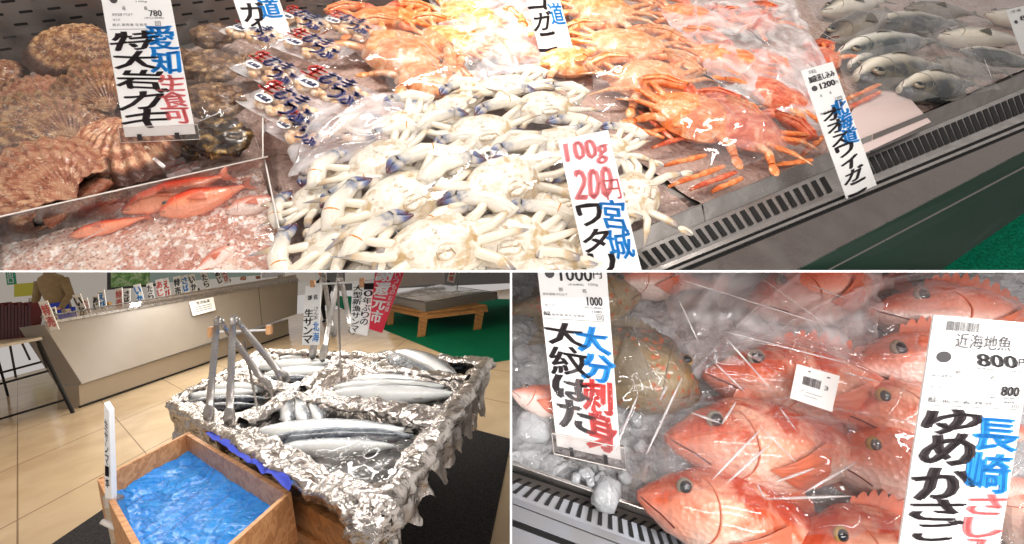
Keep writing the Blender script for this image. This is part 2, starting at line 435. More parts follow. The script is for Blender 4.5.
def fish(fr, head, tail, h, kind='mack', mat=None, finmat=None, dors=1, label=None, group=None, eye=1.0, name='fish', wscale=1.0, cat='fish', bend=0.0, finmt=None, hh=None, tilt=0.0, seed=0, iris='c9a64a', parts=True, pale=None, tscale=1.0):
    N = fr.N; P0 = fr.at(*head, h); P1 = fr.at(*tail, h if hh is None else hh)
    Ld = P1-P0; Ln = Ld.length; Ld.normalize(); D = N.cross(Ld).normalized()*dors; Nn = Ld.cross(D)*1.0
    if Nn.dot(N) < 0: Nn = -Nn
    D2 = D*math.cos(tilt)+Nn*math.sin(tilt); N2 = Nn*math.cos(tilt)-D*math.sin(tilt); D, Nn = D2, N2
    tab = PROF[kind]; smax = tab[-1][0]; rr = random.Random(seed)
    def axis(s): return P0 + Ld*(Ln*s) + D*(bend*Ln*math.sin(PI*s))
    def surf(s, a, k=1.0):
        up, lo, th = interp(tab, s); c = math.cos(a); up *= wscale; lo *= wscale; th *= tscale
        hh_ = (up if c >= 0 else lo)
        return axis(s) + D*(hh_*c*Ln*k) + Nn*(th*math.sin(a)*Ln*k)
    t = empty(name, P0.lerp(P1, .5) - N*.005, label, cat, group)
    g = G(); nu, nv = 40, 20
    ids = {}
    for i in range(nu+1):
        s = smax*(i/nu)
        for j in range(nv): ids[i, j] = g.add(surf(s, 2*PI*j/nv))
    for i in range(nu):
        for j in range(nv):
            q = [(i, j), (i+1, j), (i+1, (j+1) % nv), (i, (j+1) % nv)]
            vv = [(math.cos(2*PI*b/nv)+1)/2 for b in (j, j, j+1, j+1)]
            g.face([ids[k] for k in q], 0, [(i/nu, vv[0]), ((i+1)/nu, vv[1]), ((i+1)/nu, vv[2]), (i/nu, vv[3])])
    g.face([ids[0, j] for j in range(nv)], 0, [(0, .5)]*nv); g.face([ids[nu, j] for j in reversed(range(nv))], 0, [(1, .5)]*nv)
    emit(g, 'body', mat, t, fr.side)
    finmat = finmat or mat
    # tail fin: thin forked fan with rays
    g = G(); up, lo, th = interp(tab, smax); tl = (.17 if kind == 'rock' else .13 if kind != 'saury' else .07)*Ln; sp = {'rock': .13, 'saury': .045, 'bream': .13, 'mack': .11}[kind]*Ln*wscale
    def tf(u, v):
        a = (v-.5)*2; rad = tl*(1-(.45 if kind != 'rock' else .12)*(1-abs(a)))*u
        rip = .0012*math.sin(v*40)*u
        return axis(smax) + Ld*(rad-Ln*.01) + D*(a*(sp*u**.8+.03*Ln*wscale*(1-u))*(.5 if kind == 'saury' else 1)) + Nn*rip
    g.grid(tf, 6, 28); g2 = emit(g, 'tail_fin', finmat, t, fr.side)
    if not parts: return t
    # dorsal fin (spiny on rock)
    g = G(); s0, s1 = {'rock': (.28, .8), 'saury': (.68, .78), 'bream': (.3, .8), 'mack': (.35, .5)}[kind]; fh = {'rock': .11, 'saury': .018, 'bream': .05, 'mack': .05}[kind]*Ln
    def df(u, v):
        s = lerp(s0, s1, u); b = surf(s, 0, .96); sh = math.sin(PI*min(1, u*1.02+.05))**.5
        if kind == 'rock': sh *= .6+.4*abs(math.cos(u*PI*11))
        return b + (D*.9 + Ld*.45)*(fh*sh*v) + Nn*.0008*math.sin(u*60)*v
    g.grid(df, 44, 3); emit(g, 'dorsal_fin', finmat, t, fr.side)
    # anal fin
    g = G(); a0, a1 = (.66, .8) if kind != 'saury' else (.7, .78)
    g.grid(lambda u, v: surf(lerp(a0, a1, u), PI, .96) + (-D*.8+Ld*.6)*(fh*.8*math.sin(PI*min(1, u+.1))*v), 10, 3); emit(g, 'anal_fin', finmat, t, fr.side)
    # pectoral fin lying on the flank
    if kind != 'saury':
        g = G(); pf = {'rock': .24, 'bream': .2, 'mack': .12}[kind]*Ln; sb = .31
        base = surf(sb, PI/2+.45, 1.0)
        def pfn(u, v):
            a = (v-.5)*2*(.38 if kind == 'rock' else .2); s = sb + u*pf/Ln
            q = surf(min(s, .9), PI/2+.45+a*u*2.0, 1.015); return q + Nn*(.003+.001*math.sin(v*30)*u)*(1 if u > 0 else .3)
        g.grid(pfn, 8, 16); emit(g, 'pectoral_fin', finmat, t, fr.side)
    # gill cover rim: raised crescent
    g = G(); pts = []; gs = {'rock': .27, 'saury': .14, 'bream': .22, 'mack': .19}[kind]
    for k in range(13):
        a = PI/2-1.0+2.1*k/12; s = gs - .05*((k-6)/6)**2*(1 if kind != 'saury' else .4)
        pts.append(surf(s, a, 1.0))
    g.tube(pts, [.0003+.0007*Ln/.25*math.sin(PI*k/12) * (1 if kind != 'saury' else .4) for k in range(13)], 6, flat=.6, up=Nn); emit(g, 'gill_cover', pale or finmat, t, fr.side)
    # mouth line
    g = G(); ms = {'rock': .13, 'saury': .05, 'bream': .07, 'mack': .07}[kind]
    g.tube([surf(.004, PI/2+.15, 1.01)] + [surf(ms*k/5, PI/2+.3+.09*k, 1.01) for k in range(1, 6)], [Ln*.0035]*6, 6); emit(g, 'mouth', M['inkmouth'], t, fr.side)
    # eye
    es = {'rock': .15, 'saury': .075, 'bream': .1, 'mack': .085}[kind]; er = {'rock': .036, 'saury': .013, 'bream': .036, 'mack': .024}[kind]*Ln*eye
    ec = surf(es, PI/2-(.72 if kind == 'rock' else .5), 1.0)
    e = emit(G().ellip(ec, (Ld*er, D*er, Nn*er*.45), 16, 8), 'eye', M['iris_'+('gold' if iris == 'c9a64a' else 'silver')], t, fr.side)
    if e: emit(G().ellip(ec+Nn*er*.12, (Ld*er*.78, D*er*.78, Nn*er*.5), 14, 8), 'pupil', M['pupil'], e, fr.side)
    return t
M['inkmouth'] = plain('mouth_line', '6b2a24', .5)
M['iris_gold'] = plain('gold_iris', 'a8864c', .25, metal=.1)
M['iris_silver'] = plain('silver_iris', '8a8070', .25, metal=.2)
M['pupil'] = plain('eye_pupil', '0c1018', .08, coat=1.0)
M['saury'] = mat_fish('saury_skin', '18222f', '6a737c', 'd0d0ce', mott=.2, spots='aab0b4', scale=40)
M['mackerel'] = mat_fish('mackerel_skin', '3a4244', 'b9b4a6', 'efebe2', mott=.2, spots='d8d0c0', scale=40)
M['jack'] = mat_fish('silver_fish_skin', '34373a', 'a8a090', 'e4dccc', mott=.15, spots='c8b890', scale=50)
M['darkfish'] = mat_fish('dark_fish_skin', '2e2826', '4d4440', '8d8478', mott=.4, spots='6e5c48', scale=40)
M['rock'] = mat_fish('rockfish_skin', 'bc3c18', 'dd6e48', 'f0d0be', mott=.95, spots='ecb094', scale=70, headc='d2542c')
M['rock2'] = mat_fish('rockfish_skin_pale', 'd66e50', 'e89c86', 'f4dace', mott=.4, spots='f6c9ba', scale=38)
M['rockfin'] = plain('rockfish_fin', 'dc7656', .4, var=.3, scale=60, bs=.4, coat=.3)
M['fin_grey'] = plain('grey_fin', '6b675f', .4, var=.3, scale=60, bs=.3)
M['fin_tan'] = plain('tan_fin', '7a6a50', .4, var=.2, scale=60, bs=.3)
M['grouper'] = mat_fish('grouper_skin', '544c3e', '8a7044', '94805c', mott=.4, spots='6a5f50', stripe='a8521c', scale=85)

# ---- swimming crab, belly up
OUT = [(0,.034),(.018,.037),(.036,.033),(.055,.024),(.083,.006),(.064,-.010),(.048,-.022),(.030,-.034),(0,-.037)]
def crab(fr, px, h, ang, s=1.0, label='', group='', seed=0, pal=None, claws=1, name='swimming_crab', legs=4, cat='crab', tiltx=0, body=1.0, lim=1.0, swing=1.0, backup=False, fold=0.0, sidehide=None):
    pal = pal or dict(shell=M['crab'], rim=M['carap'], claw=M['claw'], tip=M['clawtip'], leg=M['crableg'], groove=M['groove'])
    rr = random.Random(seed); P = fr.at(*px, h); N = fr.N
    # ang: direction of the crab's width axis in image degrees
    q = fr.at(px[0]+10*math.cos(ang), px[1]-10*math.sin(ang), h); U, W = basis(N, q-P)     # U width, W front
    tx = math.radians(tiltx); N2 = (N*math.cos(tx)+W*math.sin(tx)); W2 = (W*math.cos(tx)-N*math.sin(tx)); W = W2; N = N2
    def p(x, y, z): return P + (U*x + W*y + N*z)*s
    t = empty(name, fr.at(*px, h-.012), label, cat, group)
    poly = OUT + [(-x, y) for x, y in reversed(OUT[1:-1])]
    def rad(a):
        d = V((math.cos(a), math.sin(a)))
        for k in range(len(poly)):
            x1, y1 = poly[k]; x2, y2 = poly[(k+1) % len(poly)]; ex, ey = x2-x1, y2-y1
            den = d.x*ey-d.y*ex
            if abs(den) < 1e-9: continue
            tt = (x1*ey-y1*ex)/den; uu = (x1*d.y-y1*d.x)/den
            if tt > 0 and -1e-6 <= uu <= 1+1e-6: return tt
        return .05
    def shell(top):
        def f(u, v):
            a = 2*PI*u; r = rad(a)*v*body*(1 if body == 1 else (.0 + .05/max(.02, rad(a)))**.45); x, y = r*math.cos(a), r*math.sin(a)
            z = math.sqrt(max(0, 1-v**2.4))*(.017 if top else -.016)*body
            if top: z += .0035*math.exp(-(abs(x)-.03)**2/.0002)*(1-v) + .0015*noise.noise(V((x*90, y*90, seed)))
            return p(x, y, z)
        return f
    emit(G().grid(shell(True), 48, 10, cu=True), 'underside', pal['shell'] if not backup else pal['rim'], t, fr.side)
    emit(G().grid(shell(False), 32, 6, cu=True), 'carapace', pal['rim'], t, fr.side)
    if not backup:
        # sternum plates with grooves between
        g = G()
        for sd in (-1, 1):
            for k in range(4):
                y = .014-.0125*k; g.ellip(p(sd*(.027-.002*k), y, .0165-.001*k), (U*.0155*s + W*(.002*(1-k))*s, W*.0058*s, N*.0035*s), 10, 6)
        emit(g, 'sternum', pal['shell'], t, fr.side)
        g = G()   # abdomen flap: jointed tapering plate
        wd = .030 if rr.random() < .5 else .018
        for k in range(5):
            y = -.031+.0105*k; ww = wd*(1-.17*k)
            g.ellip(p(0, y, .0165+.001*k*.3), (U*ww*.62*s, W*.0062*s, N*.0042*s), 12, 6)
        emit(g, 'abdomen_flap', pal['shell'], t, fr.side)
        g = G()
        for sd in (-1, 1): g.tube([p(sd*(wd*.66*(1-.85*k/6)), -.034+.052*k/6, .0183-.0003*k) for k in range(7)], .0006*s, 5)
        for k in range(1, 5): g.tube([p(x*wd*.6*(1-.17*k), -.036+.0105*k, .0208-.25*abs(x)*.01) for x in (-1, -.5, 0, .5, 1)], .0004*s, 4)
        emit(g, 'groove_lines', pal['groove'], t, fr.side)
    # claws
    if claws:
        for sd in (-1, 1):
            if sidehide == sd: continue
            j = rr.uniform(-.012, .008); sw = math.radians(rr.uniform(-12, 38)) * sd * swing
            def pc(x, y, z, sd=sd, sw=sw): dx, dy = x-sd*.045, y-.018; return p(sd*.045+dx*math.cos(sw)+dy*math.sin(sw), .018-dx*math.sin(sw)+dy*math.cos(sw), z)
            a0 = p(sd*.045, .018, .0); a1 = pc(sd*(.084+j*.3), .022+j, .002); a2 = pc(sd*(.096+j*.3), .036+j, .004)
            b0 = pc(sd*(.106+j*.3), .044+j, .008); b1 = pc(sd*(.074), .058+j, .012); b2 = pc(sd*.030, .058+j*.6, .012)
            g = G().tube([a0, a0.lerp(a1, .5), a1, a2], [v*s for v in (.010*lim, .014*lim, .012*lim, .009*lim)], 10, flat=.8)
            g.tube([a2, b0, b0.lerp(b1, .5), b1, b2], [v*s for v in (.009*lim, .0145*lim, .0165*lim, .0155*lim, .011*lim)], 10, flat=.8)
            for o_ in (-.5, .5): g.tube([b0+N*.009*s+W*o_*.01*s, b1+N*.0095*s+W*o_*.012*s, b2+N*.006*s+W*o_*.006*s], [.0012*s, .0016*s, .0008*s], 5)
            c = emit(g, 'claw', pal['claw'], t, fr.side)
            if c:
                g = G()
                for o_, cv in ((.004, .008), (-.005, -.006)):
                    e0 = b2 + W*o_*s; e1 = pc(sd*.018, .054+j*.6+cv, .010); e2 = pc(sd*.004, .046+j*.6+cv*.1, .009)
                    g.tube([e0, e0.lerp(e1, .5)+W*cv*.15*s, e1, e1.lerp(e2, .55), e2], [v*s for v in (.0078, .0068, .0054, .0034, .0006)], 8, flat=.8)
                emit(g, 'pincer', pal['tip'], c, fr.side)
                if rr.random() < .5 and not backup:
                    cc = b0.lerp(b1, .6); dr, sr = basis(N, b1-b0)
                    ring = [cc + (sr*math.cos(2*PI*k/16)*.0125 + N*math.sin(2*PI*k/16)*.0115)*s for k in range(17)]
                    emit(G().tube(ring, .0011*s, 5), 'rubber_band', M['ban'], c, fr.side)
    for sd in (-1, 1):
        if sidehide == sd: continue
        for k in range(legs):
            y0 = .012-.013*k; an = math.radians([28, 6, -16, -42][k] + rr.uniform(-8, 8)) + fold
            d = U*sd*math.cos(an)+W*math.sin(an); lift = N*rr.uniform(-.004, .006)*s
            a0 = p(sd*.038, y0, .004); a1 = a0 + d*.036*s + N*.009*s; 
            an2 = an + math.radians(rr.uniform(8, 30))*(1 if k < 3 else -.6); d2 = U*sd*math.cos(an2)+W*math.sin(an2)
            a2 = a1 + d2*.027*s; a3 = a2 + d2*.036*s - N*.012*s + lift
            if k < 3:
                g = G().tube([a0, a0.lerp(a1, .5), a1, a1.lerp(a2, .15), a2, a2.lerp(a3, .2), a3], [v*s for v in (.0072*lim, .0092*lim, .0082*lim, .0078*lim, .0066*lim, .0052*lim, .0006)], 8, flat=.65)
            else:
                g = G().tube([a0, a0.lerp(a1, .5), a1, a1.lerp(a2, .3), a2], [v*s for v in (.0078, .0095, .008, .0085, .006)], 8, flat=.6)
                g.ellip(a2+d2*.013*s, (d2*.015*s, N.cross(d2)*.0088*s, N*.0025*s), 12, 6)
            emit(g, 'leg', pal['leg'], t, fr.side)
    return t
PAL_O = dict(shell=M['orange'], rim=M['orange'], claw=M['orange'], tip=M['redor'], leg=M['orange'], groove=M['redor'])
PAL_Y = dict(shell=M['orange2'], rim=M['orange2'], claw=M['orange2'], tip=M['orange'], leg=M['orange2'], groove=M['redor'])
PAL_R = dict(shell=M['redor'], rim=M['redor'], claw=M['redor'], tip=M['redor'], leg=M['orange'], groove=M['redor'])

# ---- scallop
def scallop_mat(i, stops, rib):
    m, t, o = nt('scallop_shell_%s' % i); uv, u, v = uvs(t); n = noise_(t, 38, 6, 2, rough=.7); n2 = noise_(t, 14, 3, 1)
    bands = noise_(t, 1, 2, 0, None)
    wv = mathn(t, 'SINE', mathn(t, 'ADD', mathn(t, 'MULTIPLY', v, 34), mathn(t, 'MULTIPLY', n2, 9)))
    c = ramp(t, mathn(t, 'ADD', mathn(t, 'MULTIPLY', wv, .09), n), stops)
    ribs = mathn(t, 'SINE', mathn(t, 'MULTIPLY', u, 2*PI*rib))
    c = mixc(t, mathn(t, 'MULTIPLY', ramp(t, ribs, [(.1, 1.), (.6, 0.)]), .5), c, '7a3a26')
    cr = ramp(t, noise_(t, 60, 5, 3, rough=.8), [(.56, 0.), (.64, .85)]); c = mixc(t, cr, c, 'f1e2c4'); c = mixc(t, ramp(t, mathn(t, 'ADD', v, mathn(t, 'MULTIPLY', n, .08)), [(.9, 0.), (.96, .9)]), c, '3c2216')  # dark brown rim paints in the shaded gaps between shells
    pbr(t, o, c, .45, 0, bump(t, mathn(t, 'ADD', n, mathn(t, 'MULTIPLY', wv, .3)), .9, .004), coat=.25); return m
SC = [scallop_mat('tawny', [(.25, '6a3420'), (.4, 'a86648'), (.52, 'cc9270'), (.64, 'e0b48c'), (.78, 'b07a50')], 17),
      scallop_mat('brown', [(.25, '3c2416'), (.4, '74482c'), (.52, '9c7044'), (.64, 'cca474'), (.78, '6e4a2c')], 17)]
def scallop(fr, hinge, edge, h, spread=1.0, mat=0, label='', tilt=0, lift=.012, seed=0, hh=None):
    """hinge and far edge in px"""
    P0 = fr.at(*hinge, h); P1 = fr.at(*edge, h if hh is None else hh); Ld = P1-P0; Ln = Ld.length; Ld.normalize(); Wd = fr.N.cross(Ld).normalized(); N = Ld.cross(Wd)
    if N.dot(fr.N) < 0: N = -N
    N2 = N*math.cos(tilt)+Wd*math.sin(tilt); Wd = Wd*math.cos(tilt)-N*math.sin(tilt); N = N2
    t = empty('scallop', P0.lerp(P1, .5)-fr.N*.01, label, 'scallop', 'large scallops in the left bag')
    A = math.radians(128)
    def rad(a): return Ln*(math.cos(a*.62)**.55)*(1 if abs(a) < A/2 else 1)
    def f(sg, dep):
        def q(u, v):
            a = (u-.5)*math.radians(158)
            r = Ln*v*math.cos(a)**.6
            x, y = r*math.cos(a), r*math.sin(a)*spread
            dome = dep*Ln*math.sin(PI*min(1, v*.93+.07))**.7*math.cos(a*.9)**.5
            rib = .015*Ln*math.sin(u*2*PI*17+1.57)*min(1, v*1.4) + .006*Ln*math.sin(v*30)
            rough = .007*Ln*noise.noise(V((x*60+seed*3, y*60, sg*3)))*v
            return P0 + Ld*x + Wd*y + N*(sg*dome + rib + rough*1.5)
        return q
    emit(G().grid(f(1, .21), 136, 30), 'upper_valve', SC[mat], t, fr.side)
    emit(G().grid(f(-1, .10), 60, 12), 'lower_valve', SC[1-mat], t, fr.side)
    g = G()
    for sd in (-1, 1):
        b = [P0 - Ld*.02*Ln, P0 + Wd*sd*.26*Ln - Ld*.01*Ln, P0 + Wd*sd*.22*Ln + Ld*.13*Ln, P0 + Ld*.2*Ln]
        g.hexa([q - N*.012*Ln for q in b], [q + N*(.035*Ln) for q in b])
    emit(g, 'hinge_ears', SC[mat], t, fr.side)
    return t
def oyster(fr, px, wx, wy, ang, h, label, seed, mat):
    P = fr.at(*px, h); q = fr.at(px[0]+10*math.cos(ang), px[1]-10*math.sin(ang), h); U, W = basis(fr.N, q-P)
    def fn(d):
        k = 1+.28*noise.noise(d*2.1+V((seed*3.3, 0, 0)))+.12*noise.noise(d*6+V((0, seed, 0)))
        k += .035*math.sin(18*(d.x+.4*d.y+noise.noise(d*2)))      # growth layers
        return k
    return emit(G().ellip(P, (U*wx, W*wy, fr.N*.024), 48, 30, fn=fn), 'rock_oyster', mat, None, fr.side, label=label, cat='oyster', group='rock oysters in a bag')
M['oyster'] = mat_mottle('oyster_shell', [(.25, '2a1d18'), (.42, '5a3f30'), (.55, '8a6848'), (.66, 'c2a274'), (.8, '6b4c36')], 30, .4, 1.0, .3, 2, 70, .006)
M['oyster_dark'] = mat_mottle('dark_oyster_shell', [(.3, '15110f'), (.5, '3b2f27'), (.62, '8a6a38'), (.7, 'd0b070'), (.8, '2c211b')], 26, .3, 1.0, .6, 2, 60, .006)
def rubble(fr, quad, h, name, mat, amp=.006, n=70, label=None, cat=None, sc=60, kind='stuff', seed=0, base=None, extra=0):
    P = [fr.at(*q, h) for q in quad]
    def f(u, v):
        p = lerp(lerp(P[0], P[1], u), lerp(P[3], P[2], u), v)
        z = amp*abs(noise.noise(p*sc))+amp*1.2*noise.noise(p*sc*.45+V((seed, 0, 0)))
        return p + fr.N*z
    return emit(G().grid(f, n, n), name, mat, None, fr.side, True, label=label, cat=cat, kind=kind)
# ================================================================== TOP: the crab and shellfish case
def TA(pts, h=0): return [T.at(x, y, h) for x, y in pts]
# rim line through (635,232)-(1024,74) extended; a,b are px on one line
def ext(p, q, t): return (p[0]+(q[0]-p[0])*t, p[1]+(q[1]-p[1])*t)
case = empty('refrigerated_case', T.at(700, 220, -.3), 'stainless steel open seafood case with perforated back wall and slotted front grille', 'display case')
# back wall (upright, perforated)
bw0, bw1 = T.at(-90, 92, -.02), T.at(700, -32, -.02)
g = G(); bk = T.Yf*.004
g.hexa([bw0, bw1, bw1+bk*2, bw0+bk*2], [q + T.N*.42 for q in (bw0, bw1, bw1+bk*2, bw0+bk*2)])
emit(g, 'back_wall_panel', M['steel_dark'], case, 'T', False)
g = G(); dv = (bw1-bw0); wl = dv.length; dv.normalize(); nrm = dv.cross(T.N)
if nrm.dot(CAM-bw0) < 0: nrm = -nrm
# slot rows laid out along the wall
for row in range(12):
    hz = .062+.0245*row
    for k in range(60):
        x = .035*k*1.55 + (.0175*1.2 if row % 2 else 0) + .004*row
        if x > wl-.05: continue
        c = bw0 + dv*x + T.N*hz + nrm*.0008; L_ = .0135; H_ = .0027
        o_ = [(-1, .0), (-.86, 1), (.86, 1), (1, .0), (.86, -1), (-.86, -1)]
        g.hexa([c + dv*a*L_ + T.N*b*H_ - nrm*.004 for a, b in o_], [c + dv*a*L_ + T.N*b*H_ for a, b in o_])
emit(g, 'slot_rows', M['black'], case, 'T', False)
# deck under the goods
emit(G().hexa([p - T.N*.03 for p in TA([(-120, 100), (760, -60), (1250, -20), (640, 251)])] , TA([(-120, 100), (760, -60), (1250, -20), (640, 251)], -.005)), 'deck', M['steel_dark'], case, 'T', False)
r0, r1 = (635, 232), (1024, 74)
def rl(t, a, b, h): return T.at(*ext(a, b, t), h)
rimT = lambda t: rl(t, (635, 232), (1030, 71.5), .032)
rimB = lambda t: rl(t, (640, 248.5), (1024, 88), .0)
# three tray fronts: steel, with seam at x=700
for (t0, t1, lab) in ((-.55, .168, 'polished steel tray wall in front of the white crabs'), (.172, .60, 'steel tray wall in front of the orange crab packs'), (.604, 1.25, 'dark steel tray wall in front of the silver fish')):
    a, b, c, d = rimT(t0), rimT(t1), rimB(t1), rimB(t0); back = T.Yf*.004
    g = G().hexa([a, b, c, d], [q + back*1.0 for q in (a, b, c, d)])
    g.tube([a + back*.5, b + back*.5], .0016, 8)
    emit(g, 'tray_wall', M['steel'] if t0 < .5 else M['steel_dark'], case, 'T', False)
# soft vertical ribs stamped in the tray walls
# grille plate
gq = [rl(-.5, (640, 248.5), (1024, 88), 0), rl(1.25, (640, 248.5), (1024, 88), 0), rl(1.25, (646, 272), (1024, 117.5), -.002), rl(-.5, (646, 272), (1024, 117.5), -.002)]
g = G().hexa([p - T.N*.012 for p in gq], [p - T.N*.001 for p in gq]); emit(g, 'grille_plate', M['steel'], case, 'T', False)
g = G()
tt = -.30
def slotpt(t, w_): 
    a = ext((641, 251.5), (1024, 91.5), t); b = ext((646.5, 268.5), (1024, 113), t + .018); return T.at(a[0]+(b[0]-a[0])*w_, a[1]+(b[1]-a[1])*w_, .0006)
K = 0
while tt < 1.2:
    gap = .468 < tt < .50
    if gap and g.v: emit(g, 'slot_row', M['black'], case, 'T', False); g = G()
    if not gap and not (.0 > 1):
        p0, p1, p2, p3 = slotpt(tt, .06), slotpt(tt+.0115, .06), slotpt(tt+.0115, .95), slotpt(tt, .95)
        g.hexa([q - T.N*.003 for q in (p0, p1, p2, p3)], [p0, p1, p2, p3])
    tt += .0232 if tt < .49 else .0165
emit(g, 'slot_row', M['black'], case, 'T', False)
# price rail: light strip, dark groove, light strip
def strip(a0, a1, b0, b1, ha, hb, name, mat, thick=.01, t0=-.6, t1=1.35, par=None, side='T'):
    q = [rl(t0, a0, a1, ha), rl(t1, a0, a1, ha), rl(t1, b0, b1, hb), rl(t0, b0, b1, hb)]
    return emit(G().hexa([p - T.N*thick for p in q], q), name, mat, par or case, side, False)
M['ledge'] = steel('ledge_steel', '7a6e69', .3)
strip((646, 272), (1024, 117.5), (661, 270.5), (1024, 121), 0, .001, 'price_rail', M['steel'])
strip((661, 270.5), (1024, 121), (668, 271), (1024, 124.5), -.004, -.004, 'rail_groove', M['black'])
strip((668, 271), (1024, 124.5), (675, 271), (1024, 127.5), .002, .002, 'rail_lip', M['steel'])
strip((675, 271), (1024, 127.5), (688, 271), (1024, 131), -.004, -.004, 'rail_groove', M['black'])
strip((688, 271), (1024, 131), (793, 271), (1024, 151), .001, .001, 'front_ledge', M['ledge'], .012)
# bumper below the ledge: dark steel, the carpet's reflection painted in as green, with a trim line
def dk():
    m, t, o = nt('bumper_painted_reflection'); pbr(t, o, '0a2e20', .45, .0, spec=.12); return m
M['bumper'] = dk()
strip((793, 271), (1024, 151), (826, 270.7), (1024, 166.5), -.006, -.05, 'bumper_upper', M['bumper'], .006)
strip((824, 271), (1024, 166), (828, 271), (1024, 168), -.049, -.050, 'bumper_trim', M['steel_dark'], .004)
strip((828, 271), (1024, 168), (940, 271), (1024, 213), -.052, -.20, 'bumper_lower', M['bumper'], .006)
q = [T.at(x, y, -.62) for x, y in ((560, 700), (700, 100), (1500, -60), (1700, 500))]
def cf(u, v):
    p = lerp(lerp(q[0], q[1], u), lerp(q[3], q[2], u), v); return p + T.N*(.012*noise.noise(p*40) + .008*noise.noise(p*110))
emit(G().grid(cf, 150, 110), 'floor', M['carpet'], None, 'T', kind='structure')

# ---- ice beds
rubble(T, [(-100, 95), (420, 12), (690, 208), (300, 420)], .001, 'crushed_ice', M['ice_T'], .006, 80, 'melting crushed ice under the crabs', 'ice')
rubble(T, [(420, 12), (760, -50), (1240, -22), (703, 206)], .001, 'crushed_ice', M['ice_T'], .006, 90, 'wet crushed ice under the orange crabs and silver fish', 'ice')

# ---- scallops
S = [((82, 204), (2, 158), .06, .85, 0, 'biggest scallop at the lower left, touching the acrylic tray wall', .1, .06),
     ((80, 150), (12, 102), .04, .85, 1, 'scallop behind the biggest one, left of the big price card', -.1, .045),
     ((134, 124), (112, 188), .065, .95, 0, 'scallop with pale worm tubes beside the clear acrylic clip', 0, .05),
     ((118, 118), (96, 66), .05, .85, 1, 'scallop half behind the left side of the big price card', .1, .055),
     ((110, 40), (30, 70), .06, .6, 1, 'small tilted scallop on top of the heap below the perforated wall', .5, .07),
     ((40, 196), (14, 214), .02, 1.0, 1, 'shell edge peeping out at the bottom left under the biggest scallop', 0, .02),
     ((-24, 92), (10, 62), .05, .9, 1, 'scallop cut off by the left edge of the photo', 0, .05),
     ((96, 200), (128, 188), .015, 1.2, 1, 'ochre shell under the biggest one and the worm tube one', .0, .02),
     ((56, 116), (14, 84), .03, .8, 0, 'dark scallop deep in the heap under the small tilted one', .1, .04)]
for k, (a, b, h, sp, mt, lab, ti, hh) in enumerate(S): scallop(T, a, b, h, sp, mt, lab, ti, seed=k, hh=hh)
OY = [((212, 36), .05, .03, .1, .05, 'rough brown oyster at the back, under the perforated wall', 'oyster'),
      ((208, 66), .062, .04, -.2, .06, 'broad oyster with a pale curved edge right of the big price card', 'oyster'),
      ((216, 100), .062, .04, -.1, .065, 'grey brown oyster in front of the broad one', 'oyster'),
      ((218, 138), .06, .038, -.1, .06, 'darkest wet oyster at the front beside the acrylic tray', 'oyster_dark'),
      ((250, 66), .03, .024, .5, .05, 'small yellowish oyster touching the snack sized packets', 'oyster'),
      ((176, 60), .04, .03, .5, .045, 'oyster half hidden by the big price card', 'oyster'),
      ((180, 150), .035, .025, .2, .03, 'oyster behind the clear acrylic clip', 'oyster_dark')]
for k, (p, a, b, an, h, lab, mt) in enumerate(OY): oyster(T, p, a*1.12, b*1.4, an, h, lab, k+1, M[mt])

# ---- acrylic tray with red fish in frothy water
tray = empty('acrylic_tray', T.at(120, 240, 0), 'clear acrylic tray of frothy water holding red fish at the front left', 'tray')
def wall(a, b, h0, h1, name, par=tray, th=.003, mat=None, rim=True, side='T'):
    fr = T if side == 'T' else B
    p, q = fr.at(*a, h1), fr.at(*b, h1); d, s_ = basis(fr.N, q-p); 
    g = G().hexa([x - fr.N*(h1-h0) for x in (p, q, q+s_*th, p+s_*th)], [p, q, q+s_*th, p+s_*th]); o = emit(g, name, mat or M['acrylic'], par, side, False)
    if rim: emit(G().tube([p+s_*th*.5, q+s_*th*.5], .0014, 6), 'edge', M['white_edge'], o, side)
M['white_edge'] = plain('bright_acrylic_edge', 'e8e0d8', .2)
wall((-30, 224), (268, 157), .0, .085, 'rear_wall')
wall((-30, 224), (-30, 330), .0, .085, 'left_wall')
wall((262, 118), (262, 157), .0, .085, 'upper_divider')
wall((262, 150), (287, 273), .0, .07, 'right_wall')
lq = [T.at(*p, .03) for p in ((-34, 240), (262, 172), (300, 300), (-60, 420))]
def frothmat():
    m, t, o = nt('frothy_water'); v = voro(t, 120, 'DISTANCE_TO_EDGE'); v2 = voro(t, 55, 'F1'); n = noise_(t, 12, 3, .8); n2 = noise_(t, 90, 4)
    c = ramp(t, n, [(.3, 'b8664e'), (.45, 'd09a86'), (.6, 'deb9a6'), (.75, 'f0dccc')])
    c = mixc(t, ramp(t, voro(t, 150, 'F1'), [(.18, .8), (.4, 0.)]), c, '8a4a3c'); c = mixc(t, ramp(t, n2, [(.5, 0.), (.62, .8)]), c, 'fbf2ea')
    p = pbr(t, o, c, .12, 0, bump(t, mathn(t, 'ADD', v, mathn(t, 'MULTIPLY', v2, .6)), .9, .004), coat=.8); return m
M['froth'] = frothmat()
def lf(u, v):
    p = lerp(lerp(lq[0], lq[1], u), lerp(lq[3], lq[2], u), v); return p + T.N*(.006*noise.noise(p*22)+.004*abs(noise.noise(p*130)))
emit(G().grid(lf, 200, 170), 'frothy_water', M['froth'], tray, 'T')
rf = mat_fish('scarlet_fish_skin', 'e2301a', 'f0552e', 'f59a74', mott=.3, spots='f58a5a', scale=30); M['scarlet'] = rf
fish(T, (122, 212), (228, 174), .040, 'mack', rf, M['rockfin'], 1, 'slim scarlet fish at the back of the acrylic tray', 'red fish in frothy water', name='red_fish', wscale=1.5, seed=1)
